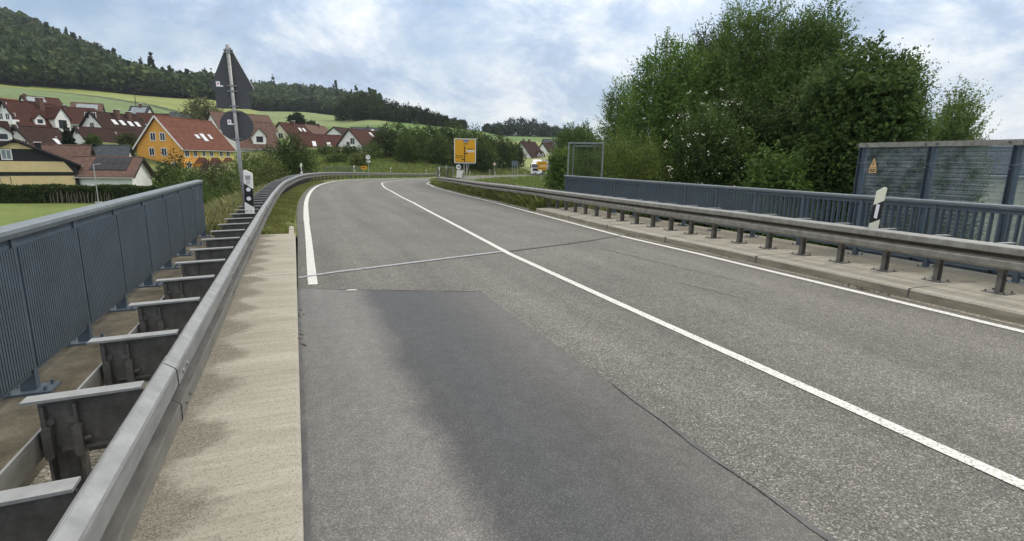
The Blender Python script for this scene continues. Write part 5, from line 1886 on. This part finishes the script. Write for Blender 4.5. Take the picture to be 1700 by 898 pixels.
# row of hedge trees above the bank
G2 = 'trees in the row above the bank'
row = [(640, 134, 46, 208, DK), (664, 140, 46, 205, DK), (690, 134, 44, 207, MID), (714, 140, 44, 206, DK), (738, 136, 42, 203, DK), (762, 142, 44, 204, MID), (786, 138, 42, 208, MID),
       (806, 142, 40, 218, DK), (826, 146, 38, 222, DK), (842, 150, 34, 228, MID), (676, 126, 40, 224, MID), (728, 128, 44, 222, MID), (772, 132, 44, 226, DK), (806, 136, 40, 236, MID), (856, 156, 30, 238, DK)]
wordsr = ['leftmost, by the glazed gable', 'second from its left end', 'third from its left end', 'fourth from its left end', 'left of the yellow sign', 'right behind the yellow sign top', 'right of the yellow sign',
          'fourth from its right end', 'third from its right end', 'second from its right end', 'lower front one near the left end', 'lower front one left of the yellow sign', 'lower front one behind the yellow sign',
          'lower front one right of the yellow sign', 'rightmost, above the grey sign back']
for k, (px, D, w_, yt, c_) in enumerate(row):
    site_tree(px, D, w_, yt, 'leafy tree in the row above the bank, ' + wordsr[k], group=G2, col=c_, seed=50 + k, twigs=1000, leaf=.42, kind='bush')
# wood edge on the skyline
G3 = 'trees at the wood edge on the skyline'
edge = [(572, 395, 30, 168), (590, 385, 34, 158), (606, 390, 32, 154), (622, 380, 34, 158), (640, 385, 34, 166), (658, 375, 30, 170), (676, 372, 30, 174), (692, 370, 28, 178), (708, 362, 26, 182), (722, 360, 26, 188), (736, 356, 24, 192),
        (600, 372, 36, 168), (634, 366, 36, 176), (666, 362, 34, 182), (752, 420, 22, 197), (766, 430, 20, 200)]
for k, (px, D, w_, yt) in enumerate(edge):
    lab = ('dark tree on the skyline wood edge, ' + ['leftmost above the slate blue roof', 'second from the left', 'tallest, third from the left', 'fourth from the left', 'fifth from the left', 'sixth from the left', 'seventh from the left', 'eighth from the left',
           'ninth from the left', 'tenth from the left', 'last before the gap over the yellow sign', 'lower front one under the tallest', 'lower front one in the middle', 'lower front one at the right', 'small one left over the yellow sign', 'small one over the yellow sign'][k])
    site_tree(px, D, w_, yt, lab, group=G3, col=(.036, .056, .022) if k % 3 else (.046, .07, .026), seed=80 + k, twigs=420, leaf=1.3, kind='bush')
G4 = 'distant trees on the far right skyline'
far = [(808, 560, 14, 206), (826, 600, 20, 204), (846, 590, 22, 197), (864, 600, 24, 196), (882, 600, 24, 198), (900, 590, 24, 204), (918, 600, 24, 210), (936, 610, 24, 214), (838, 520, 30, 208), (870, 520, 34, 208), (902, 520, 34, 214), (930, 500, 34, 220), (955, 480, 34, 214), (820, 500, 24, 212)]
for k, (px, D, w_, yt) in enumerate(far):
    lab = 'distant dark tree on the far right skyline, ' + ['smallest at the left', 'second from the left', 'left shoulder of the clump', 'highest of the clump', 'right of the highest', 'sixth from the left', 'seventh from the left', 'near the big bushes',
           'front left one', 'front middle one', 'front right one', 'low one above the dark roofs', 'beside the tall right trees', 'low one at the left'][k]
    site_tree(px, D, w_, yt, lab, group=G4, col=(.04, .06, .03), seed=110 + k, twigs=260, leaf=1.9, kind='bush')

# ------------------------------------------------------------------ big trees on the right
G5 = 'trees beyond the right railing'


def big_tree(px, D, w_px, ytop, label, col, blobs, twigs, per, leaf, name='tree', seed=0, mat=None, **kw):
    x, y, z = ground_at(px, D)
    H = height_at(px, ytop, D) - z
    R_ = D * abs(bearing(px + w_px / 2) - bearing(px - w_px / 2)) / 2
    bl = [(a * R_, b * R_, c * H, d * R_, e * R_, f_ * H) for a, b, c, d, e, f_ in blobs]
    return tree(name, (x, y, z - .1), label, 'bush' if name == 'bush' else 'tree', G5, bl, twigs, per, leaf, col, H * .9, H * .014 + .05, mat=MAT['leaf'], limbs=16, seed=seed, **kw)


UP = [(0, 0, .55, .75, .75, .3), (-.4, .1, .62, .45, .45, .25), (.42, -.1, .6, .45, .45, .27), (0, -.4, .45, .5, .5, .28), (-.1, .1, .8, .42, .42, .17), (.3, .2, .76, .36, .36, .18), (-.45, -.1, .4, .45, .45, .22), (.45, .1, .38, .45, .45, .22),
      (-.32, 0, .78, .25, .25, .18), (.1, -.1, .86, .25, .25, .13)]
RND = [(0, 0, .52, .85, .85, .42), (.4, -.2, .45, .55, .55, .34), (-.4, -.2, .45, .55, .55, .34), (0, -.4, .62, .5, .5, .3), (.3, .1, .7, .45, .45, .25), (-.3, .1, .7, .45, .45, .25), (0, 0, .3, .8, .8, .25)]
big_tree(1105, 33, 190, 62, 'tall leafy tree at the left of the right-hand clump', (0.123, 0.209, 0.045), UP, 8320, 8, 0.170, seed=201, up=.8, twig_len=0.79, colvar=.3, aspect=.5, flat=.15)
big_tree(1235, 36, 250, 4, 'tallest cherry-like tree in the middle of the right-hand clump', (0.122, 0.191, 0.048), UP, 12800, 9, 0.170, seed=202, up=1.0, twig_len=1.01, colvar=.32, aspect=.45, flat=.2)
big_tree(1330, 34, 210, 8, 'tall upright tree beside the tallest in the right-hand clump', (0.103, 0.168, 0.041), UP, 11200, 9, 0.170, seed=203, up=1.0, twig_len=1.01, colvar=.32, aspect=.45, flat=.2)
big_tree(1420, 26, 250, 62, 'broad dark maple right of the tall trees', (0.075, 0.122, 0.030), RND, 19000, 7, 0.155, seed=204, up=.35, twig_len=0.42, colvar=.4, aspect=.8, flat=.3)
big_tree(1480, 30, 140, 92, 'narrow tree with upright shoots at the right of the clump', (0.103, 0.171, 0.043), UP, 5760, 9, 0.153, seed=205, up=1.0, twig_len=0.86, colvar=.3, aspect=.45)
big_tree(1580, 34, 130, 150, 'small willow with loose pale leaves behind the noise barrier', (0.147, 0.222, 0.061), UP, 4160, 9, 0.170, seed=206, up=.9, twig_len=0.79, colvar=.3, aspect=.35)
big_tree(1050, 27, 170, 205, 'yellowish green bush behind the right railing', (0.117, 0.162, 0.036), RND, 8320, 7, 0.111, name='bush', seed=207, up=.5, twig_len=0.43, colvar=.3, aspect=.45)
big_tree(1180, 28, 190, 175, 'dark lower tree under the tall clump', (0.083, 0.134, 0.034), RND, 8320, 7, 0.145, seed=208, up=.4, twig_len=0.50, colvar=.35, aspect=.7)
big_tree(1290, 23, 150, 235, 'leafy green bush close behind the right railing', (0.088, 0.150, 0.032), RND, 4800, 7, 0.136, name='bush', seed=209, up=.4, twig_len=0.36, colvar=.35, aspect=.75)
big_tree(1030, 46, 90, 130, 'slender green tree behind the glass frames', (0.122, 0.197, 0.044), UP, 4160, 8, 0.170, seed=210, up=.7, twig_len=0.72, colvar=.3, aspect=.5)
big_tree(958, 70, 90, 206, 'dark bushy tree left of the right-hand clump', (0.086, 0.143, 0.038), RND, 5120, 7, 0.255, seed=211, up=.4, twig_len=0.72, colvar=.3, aspect=.6)
big_tree(936, 60, 58, 238, 'mid green bush hiding the rear of the lorry', (0.114, 0.178, 0.042), RND, 3520, 7, 0.204, name='bush', seed=212, up=.4, twig_len=0.50, colvar=.3, aspect=.6)
big_tree(985, 40, 110, 236, 'leafy bush behind the glass frames', (0.098, 0.157, 0.035), RND, 4160, 7, 0.145, name='bush', seed=213, up=.4, twig_len=0.43, colvar=.3, aspect=.6)
big_tree(1460, 24, 120, 215, 'dark foliage bush left of the noise barrier', (0.069, 0.113, 0.029), RND, 4160, 7, 0.145, name='bush', seed=214, up=.4, twig_len=0.36, colvar=.3, aspect=.7)
big_tree(1168, 38, 150, 46, 'leafy tree filling the gap left of the tallest in the right-hand clump', (0.060, 0.101, 0.027), UP, 8000, 9, .17, seed=215, up=.8, twig_len=.9, colvar=.32, aspect=.5, flat=.15)
big_tree(1225, 30, 170, 150, 'broad green tree below the tallest in the right-hand clump', (0.057, 0.094, 0.025), RND, 9000, 8, .16, seed=216, up=.5, twig_len=.6, colvar=.38, aspect=.6, flat=.2)
big_tree(1350, 29, 170, 110, 'mid green tree between the tallest pair and the dark maple', (0.061, 0.099, 0.027), RND, 9000, 8, .16, seed=217, up=.5, twig_len=.6, colvar=.38, aspect=.65, flat=.25)
# elder in blossom
x, y, z = ground_at(1165, 27.0)
ez = height_at(1165, 140, 27.0) - z
el_ = tree('elder_bush', (x, y, z - .1), 'white flowering elder among the dark trees on the right', 'bush', G5, [(0, 0, ez * .62, 1.5, 1.4, ez * .3), (.5, 0, ez * .45, 1.5, 1.4, ez * .3)], 1500, 7, .15, (.045, .075, .02), ez * .8, .12, mat=MAT['leaf'], up=.4, twig_len=.5, aspect=.5)
Pb, Ob, _ = crown_points([(-.3, -.3, ez * .68, 1.6, 1.5, ez * .26), (.4, -.2, ez * .5, 1.5, 1.5, ez * .24)], 150, .95)
n = len(Pb) * 5
Pf = np.repeat(Pb + Ob * .25, 5, 0) + RNG.normal(0, .05, (n, 3))
link('blossom', leaf_mesh('blossom', Pf, norm(RNG.normal(size=(n, 3)) + np.array([0, 0, .4])), np.full(n, .07), np.full(n, .065), np.ones((n, 3)), MAT['blossom']), el_)

# ------------------------------------------------------------------ signs and posts beyond the bend
fxz = lambda p, t: (p[0], t, p[1])


def facing(px):
    return -bearing(px)


x, y, _ = ground_at(772, 66)
zt, zb_ = height_at(772, 230, 66), height_at(772, 271, 66)
ys_ = empty('direction_sign', (x, y, zb_ - 2.4), 'large yellow direction board with black route arrows on grey posts', 'direction sign', rz=facing(772))
SW, SH = 2.62, zt - zb_
z0 = 2.4
mb = MB(); mb.prism(rounded([(-SW / 2, z0), (SW / 2, z0), (SW / 2, z0 + SH), (-SW / 2, z0 + SH)], .12), fxz, -.03, .02)
bd = mb.build('board', MAT['frame'], ys_)
mb = MB(); mb.prism(rounded([(-SW / 2 + .09, z0 + .09), (SW / 2 - .09, z0 + .09), (SW / 2 - .09, z0 + SH - .09), (-SW / 2 + .09, z0 + SH - .09)], .09), fxz, -.038, -.031)
mb.build('yellow_field', MAT['yellow'], bd)
mb = MB()
for (a, b, c, d) in ((-SW / 2 + .15, SW / 2 - .15, z0 + SH - .17, z0 + SH - .13), (-SW / 2 + .15, SW / 2 - .15, z0 + .13, z0 + .17)):
    mb.box(a, b, -.043, -.0385, c, d)
cx_ = -.05
mb.box(cx_ - .055, cx_ + .055, -.043, -.0385, z0 + .16, z0 + SH * .62)
mb.prism([(cx_ - .12, z0 + SH * .6), (cx_ + .12, z0 + SH * .6), (cx_, z0 + SH * .7)], fxz, -.0435, -.0388)
mb.box(cx_ + .055, cx_ + .28, -.043, -.0385, z0 + SH * .385, z0 + SH * .42)
mb.prism([(cx_ + .26, z0 + SH * .36), (cx_ + .26, z0 + SH * .445), (cx_ + .42, z0 + SH * .4025)], fxz, -.0435, -.0388)
mb.box(cx_ - .26, cx_ - .055, -.043, -.0385, z0 + SH * .135, z0 + SH * .17)
mb.prism([(cx_ - .24, z0 + SH * .11), (cx_ - .4, z0 + SH * .1525), (cx_ - .24, z0 + SH * .195)], fxz, -.0435, -.0388)
mb.build('route_arrows', MAT['black'], bd)
mb = MB()
rr = random.Random(2)


def word(x0, x1, z, h):
    x_ = x0
    while x_ < x1:
        ww = rr.uniform(.03, .06)
        mb.box(x_, min(x_ + ww, x1), -.048, -.0445, z, z + h * rr.choice((.7, 1, .75)))
        x_ += ww + .022


word(-SW / 2 + .2, -.2, z0 + SH * .285, .11); word(-SW / 2 + .2, -.22, z0 + SH * .225, .1)
word(.2, SW / 2 - .25, z0 + SH * .565, .11); word(-.2, .12, z0 + SH * .73, .1); word(-.2, .42, z0 + SH * .79, .08)
mb.build('place_names', MAT['black'], bd)
mb = MB(); mb.box(.2, SW / 2 - .2, -.043, -.0385, z0 + SH * .455, z0 + SH * .535)
wp = mb.build('white_field', MAT['sticker'], bd)
mb = MB(); word(.26, SW / 2 - .28, z0 + SH * .475, .1); mb.build('lettering', material("grey print", (.2, .2, .2), .6), wp)
mb = MB(); mb.prism(rounded([(-.2, z0 + SH * .855), (.42, z0 + SH * .855), (.42, z0 + SH * .955), (-.2, z0 + SH * .955)], .05), fxz, -.043, -.0385)
bf = mb.build('blue_field', MAT['sign_blue'], bd)
mb = MB(); word(-.12, .12, z0 + SH * .88, .1); mb.prism([(.2, z0 + SH * .87), (.24, z0 + SH * .87), (.32, z0 + SH * .945), (.28, z0 + SH * .945)], fxz, -.048, -.0445)
mb.build('lettering', MAT['sticker'], bf)
for xx in (-.12, .2):
    mb = MB(); mb.tube([(xx, .07, -.8), (xx, .07, z0 + SH)], .05, 10); mb.build('post', MAT['grey_alu'], ys_)
mb = MB(); mb.bar((.2, .09, 1.2), (.48, .12, z0 - .05), .06, .06); mb.build('brace', MAT['grey_alu'], ys_)


def sign_post(px, D, ytop, label, cat, build, name='road_sign', rz=None):
    x, y, z = ground_at(px, D)
    e = empty(name, (x, y, z), label, cat, rz=facing(px) if rz is None else rz)
    H = height_at(px, ytop, D) - z
    mb = MB(); mb.tube([(0, .05, -.3), (0, .05, H - .04)], .035, 8)
    mb.build('post', MAT['grey_alu'], e)
    build(e, H)
    return e


def b_round(e, H):
    mb = MB(); mb.disc((0, -.01, H - .32), .34, (0, 1, 0), .03, 26); d = mb.build('disc', material("grey sign rim", (.3, .3, .3), .5), e)
    mb = MB(); mb.disc((0, -.03, H - .32), .27, (0, 1, 0), .006, 26); mb.build('white_face', MAT['sticker'], d)
    mb = MB(); mb.bar((-.16, -.037, H - .44), (.15, -.037, H - .2), .05, .004) if False else mb.prism([(-.13, H - .26), (-.03, H - .2), (.12, H - .33), (.12, H - .42), (.03, H - .4)], fxz, -.039, -.0345)
    mb.build('symbol', MAT['sign_back'], d)
    mb = MB(); mb.box(-.26, .3, -.015, .01, H - 1.05, H - .72); p_ = mb.build('lower_plate', MAT['grey_alu'], e)
    mb = MB(); mb.box(.06, .26, -.022, -.016, H - 1.0, H - .82); mb.build('white_patch', MAT['sticker'], p_)


sign_post(611, 78, 257, 'small round white speed sign with grey plate below, at the outer bend', 'speed sign', b_round)


def b_arrow(e, H):
    mb = MB(); mb.prism([(-.55, H - .3), (-.38, H - .06), (.5, H - .02), (.52, H - .3), (.4, H - .56), (-.42, H - .54)], fxz, -.03, 0)
    a = mb.build('plate', MAT['yellow'], e)
    mb = MB(); mb.box(-.32, .3, -.038, -.031, H - .34, H - .24); mb.build('lettering', MAT['black'], a)


sign_post(603, 86, 275, 'small yellow signpost plate left of the round speed sign', 'signpost', b_arrow, 'signpost')


def b_small(e, H):
    mb = MB(); mb.disc((-.1, -.02, H - .3), .24, (.35, 1, 0), .02, 22); d = mb.build('disc', MAT['sticker'], e)
    mb = MB(); mb.disc((-.06, -.05, H - .27), .16, (.35, 1, 0), .006, 20); mb.build('grey_face', material("pale grey print", (.35, .34, .4), .5), d)
    mb = MB(); mb.prism(rounded([(-.32, H - 1.3), (.22, H - 1.3), (.26, H - .62), (-.26, H - .56)], .06), fxz, -.03, .0); mb.build('white_plate', MAT['white'], e)


x0_, y0_, _z = ground_at(763, 52)
e = sign_post(763, 52, 272, 'small white round sign over a white plate beneath the yellow board', 'road sign', b_small)


def b_back(e, H):
    mb = MB(); mb.box(-.62, .62, -.02, .01, H - .95, H); mb.build('plate', material("blue grey sign back", (.1, .13, .16), .6), e)
    for xx in (-.5, .5):
        mb = MB(); mb.tube([(xx, .04, -.3), (xx, .04, H - .05)], .04, 8); mb.build('side_post', MAT['grey_alu'], e)


sign_post(855, 105, 267, 'grey blue sign seen from behind on two posts near the lorry', 'sign', b_back)


def b_tri(e, H):
    mb = MB(); mb.prism([(-.32, H - .55), (.32, H - .55), (0, H)], fxz, -.02, .01); a = mb.build('plate', MAT['sticker'], e)
    mb = MB(); mb.prism([(-.2, H - .48), (.2, H - .48), (0, H - .16)], fxz, -.028, -.021); mb.build('face', MAT['yellow'], a)


sign_post(821, 108, 269, 'small pale triangular sign in the meadow below the trees', 'warning sign', b_tri)


def b_dir(e, H):
    for k, (zz, s) in enumerate(((H - .85, 1), (H - 1.75, 1))):
        mb = MB(); mb.prism([(-.95, zz + .38), (-.72, zz + .05), (1.05, zz), (1.05, zz + .78), (-.72, zz + .74)] if k == 0 else [(-.75, zz + .38), (-.5, zz + .1), (1.0, zz + .05), (1.0, zz + .78), (-.5, zz + .76)], fxz, -.03, .0)
        a = mb.build('arrow_plate', MAT['yellow'], e)
        mb = MB()
        for j in range(6):
            mb.box(-.5 + j * .22, -.36 + j * .22, -.037, -.031, zz + .3, zz + .46)
        mb.build('lettering', MAT['black'], a)


sign_post(899, 100, 267, 'two stacked yellow arrow signs standing before the lorry', 'signpost', b_dir, 'signpost')
# delineators of the bend
for px, D, yb, lab in ((499, 34.5, 288, 'white delineator post on the guardrail before the dense dark tree'), (587, 57, 284.5, 'white delineator post by the culvert railing at the bend'),
                       (648, 74, 285.5, 'white delineator post midway along the outer bend'), (707, 92, 288, 'white delineator post at the far end of the visible bend rail'),
                       (729, 57, 292, 'white delineator post inside the grey wire frame, left'), (741, 58.5, 290, 'white delineator post inside the grey wire frame, right'),
                       (768, 50, 299, 'white delineator post beside the small white round sign'), (813, 104, 290, 'striped delineator post in the meadow below the triangular sign'),
                       (823, 112, 290, 'stubby white post right of the striped delineator'), (780, 96, 290, 'white post right of the yellow board'), (872, 118, 290, 'white delineator post at the road edge left of the lorry')):
    a = bearing(px)
    zz = height_at(px, yb, D)
    delineator((D * sin(a), D * cos(a), zz), lab, facing(px), 0, 'bar', height=.62 if px < 720 else (.95 if px not in (823, 780, 872) else .6))
# culvert railing behind the bend rail
pA, pB = ground_at(536, 70), ground_at(598, 82)
cr_ = empty('culvert_railing', pA, 'dark low railing with bars behind the bend guardrail', 'railing')
A, B = Vector((0, 0, 0)), Vector((pB[0] - pA[0], pB[1] - pA[1], 0))
zt = height_at(565, 277, 75) - pA[2]
mb = MB(); mb.bar(A + Vector((0, 0, zt)), B + Vector((0, 0, zt - .15)), .06, .06); mb.build('top_rail', MAT['blue_steel'], cr_)
mb = MB(); mb.bar(A + Vector((0, 0, zt - .85)), B + Vector((0, 0, zt - 1.0)), .05, .05); mb.build('lower_rail', MAT['blue_steel'], cr_)
mb = MB()
for k in range(46):
    p = A.lerp(B, k / 45); zz = zt - .15 * k / 45
    mb.bar(p + Vector((0, 0, zz - .85)), p + Vector((0, 0, zz)), .03, .03)
mb.build('bars', MAT['blue_steel'], cr_)
for k in range(4):
    p = A.lerp(B, k / 3)
    mb = MB(); mb.bar(p + Vector((0, 0, -.6)), p + Vector((0, 0, zt)), .07, .07); mb.build('post', MAT['blue_steel'], cr_)


# wire-mesh frames
MAT['dull_frame'] = material('dull grey frame', (.2, .215, .215), .7, .2, 6)
def cage(px, D, wd, yt, zbot, label, dep, skew=0.0):
    x, y, z = ground_at(px, D)
    zt = height_at(px, yt, D)
    e = empty('screen_frame', (x, y, zbot), label, 'metal frame', 'metal frames beside the road', facing(px) + skew)
    H = zt - zbot
    def fr(y0, h, nm, x0, x1):
        mb = MB()
        mb.box(x0, x0 + .06, y0, y0 + .06, 0, h); mb.box(x1 - .06, x1, y0, y0 + .06, 0, h); mb.box(x0 + .061, x1 - .061, y0, y0 + .06, h - .07, h)
        return mb.build(nm, MAT['dull_frame'], e)
    fr(0, H, 'front_frame', -wd / 2, wd / 2)
    fr(dep, H, 'rear_frame', -wd / 2 + .02, wd / 2 + .02)
    mb = MB()
    for k in range(6):
        xx = wd / 2 - .03 - k * .09
        mb.bar((xx, .05, H - .03 - .02 * k), (xx + .03, dep, H - .03 - .02 * k), .03, .03)
    mb.build('roof_bars', MAT['dull_frame'], e)
    mb = MB()
    nx_, nz_ = 34, 48
    for k in range(1, nx_):
        xx = -wd / 2 + wd * k / nx_
        mb.box(xx - .004, xx + .004, .025, .032, 0, H - .07)
    for k in range(1, nz_):
        zz = (H - .07) * k / nz_
        mb.box(-wd / 2 + .06, wd / 2 - .06, .033, .039, zz - .004, zz + .004)
    mb.build('wire_mesh', MAT['dark_net'], e)
    return e


cage(972, 24, 1.55, 236, -.6, 'tall grey metal frames with dark wire mesh beyond the right railing', 4.6, radians(-1))
cage(738, 58, 1.75, 277, -.6, 'low grey metal frame with netting behind the end of the right guardrail', .9, radians(-8))


# ------------------------------------------------------------------ lorry
a = bearing(893)
D = 138
lx, ly = D * sin(a), D * cos(a)
lz = height_at(893, 290, D)
lor = empty('lorry', (lx, ly, lz), 'white lorry with grey trailer coming round the bend', 'lorry')
hd_ = radians(218)                                                # heading of its nose, clockwise from +y
lor.rotation_euler = (0, 0, -hd_)
# local: +y forward
mb = MB()
side = [(.0, .55), (2.2, .55), (2.28, 1.2), (2.22, 1.75), (1.95, 2.75), (1.3, 2.95), (0, 2.95)]
mb.prism(side, lambda p, t: (t, p[0], p[1]), -1.2, 1.2)
cab_ = mb.build('cab', MAT['truck_white'], lor)
mb = MB(); mb.prism([(.0, 2.955), (1.35, 2.955), (.9, 3.55), (.0, 3.8)], lambda p, t: (t, p[0], p[1]), -1.1, 1.1); mb.build('roof_deflector', MAT['truck_white'], cab_)
mb = MB(); mb.add([(-1.08, 2.262, 1.8), (1.08, 2.262, 1.8), (1.02, 2.02, 2.66), (-1.02, 2.02, 2.66)], [(0, 1, 2, 3)])
mb.add([(-1.08, 2.20, 1.8), (1.08, 2.20, 1.8), (1.02, 1.97, 2.66), (-1.02, 1.97, 2.66)], [(3, 2, 1, 0)])
mb.build('windscreen', MAT['pane'], cab_)
for sx in (-1, 1):
    mb = MB(); mb.box(min(sx * 1.203, sx * 1.225), max(sx * 1.203, sx * 1.225), .9, 1.85, 1.8, 2.55); mb.build('side_window', MAT['pane'], cab_)
    mb = MB(); mb.box(min(sx * 1.24, sx * 1.42), max(sx * 1.24, sx * 1.42), 1.9, 2.1, 1.75, 2.5); mb.build('mirror', MAT['black'], cab_)
    mb = MB(); mb.box(sx * .95 - .2, sx * .95 + .2, 2.26, 2.3, .72, .92); mb.build('headlight', MAT['reflector'], cab_)
mb = MB(); mb.box(-.72, .72, 2.29, 2.32, 1.0, 1.62)
for k in range(4):
    mb.box(-.7, .7, 2.321, 2.34, 1.06 + k * .14, 1.12 + k * .14)
mb.build('grille', MAT['black'], cab_)
mb = MB(); mb.bevbox(-1.22, 1.22, 2.05, 2.36, .32, .66, .05); mb.build('bumper', MAT['truck_white'], cab_)
mb = MB(); mb.box(-.45, .45, 2.362, 2.37, .38, .55); mb.build('number_plate', MAT['black'], cab_)
mb = MB(); mb.bevbox(-1.25, 1.25, -12.2, -.5, 1.15, 3.85, .04); mb.build('trailer', MAT['trailer_grey'], lor)
mb = MB(); mb.box(-.5, .5, -12, .2, .75, 1.1); mb.build('chassis', MAT['black'], lor)
for sx in (-1, 1):
    for yy in (1.3, -1.6, -8.6, -9.9, -11.2):
        mb = MB(); mb.tube([(sx * .9 - .17, yy, .52), (sx * .9 + .17, yy, .52)], .52, 20); w_ = mb.build('wheel', MAT['tyre'], lor)
        mb = MB(); mb.disc((sx * 1.08, yy, .52), .3, (1, 0, 0), .03, 16); mb.build('rim', MAT['grey_alu'], w_)
# wooden utility pole in the field
x, y, z = ground_at(236, 235)
up_ = empty('utility_pole', (x, y, z), 'thin wooden line pole on the field edge above the solar roof house', 'utility pole')
mb = MB(); mb.tube([(0, 0, -.5), (0, 0, height_at(236, 152, 235) - z)], [.16, .1], 6); mb.build('pole', MAT['bark'], up_)
mb = MB(); mb.box(-1.2, 1.2, -.06, .06, height_at(236, 154, 235) - z - .12, height_at(236, 154, 235) - z); mb.build('cross_arm', MAT['bark'], up_)

# ------------------------------------------------------------------ air: far slopes pale a little
if HAZE > 0:
    mb = MB(); mb.box(-1120, 1500, -620, 1620, -9, 270)
    hz_ = bpy.data.materials.new("air")
    hz_.use_nodes = True
    t = hz_.node_tree
    t.nodes.remove(t.nodes['Principled BSDF'])
    pv_ = N(t, "ShaderNodeVolumePrincipled")
    pv_.inputs['Color'].default_value = (.8, .88, 1.0, 1)
    pv_.inputs['Density'].default_value = HAZE
    pv_.inputs['Anisotropy'].default_value = .3
    t.links.new(pv_.outputs[0], t.nodes['Material Output'].inputs['Volume'])
    tag(mb.build("haze", hz_), kind='stuff')
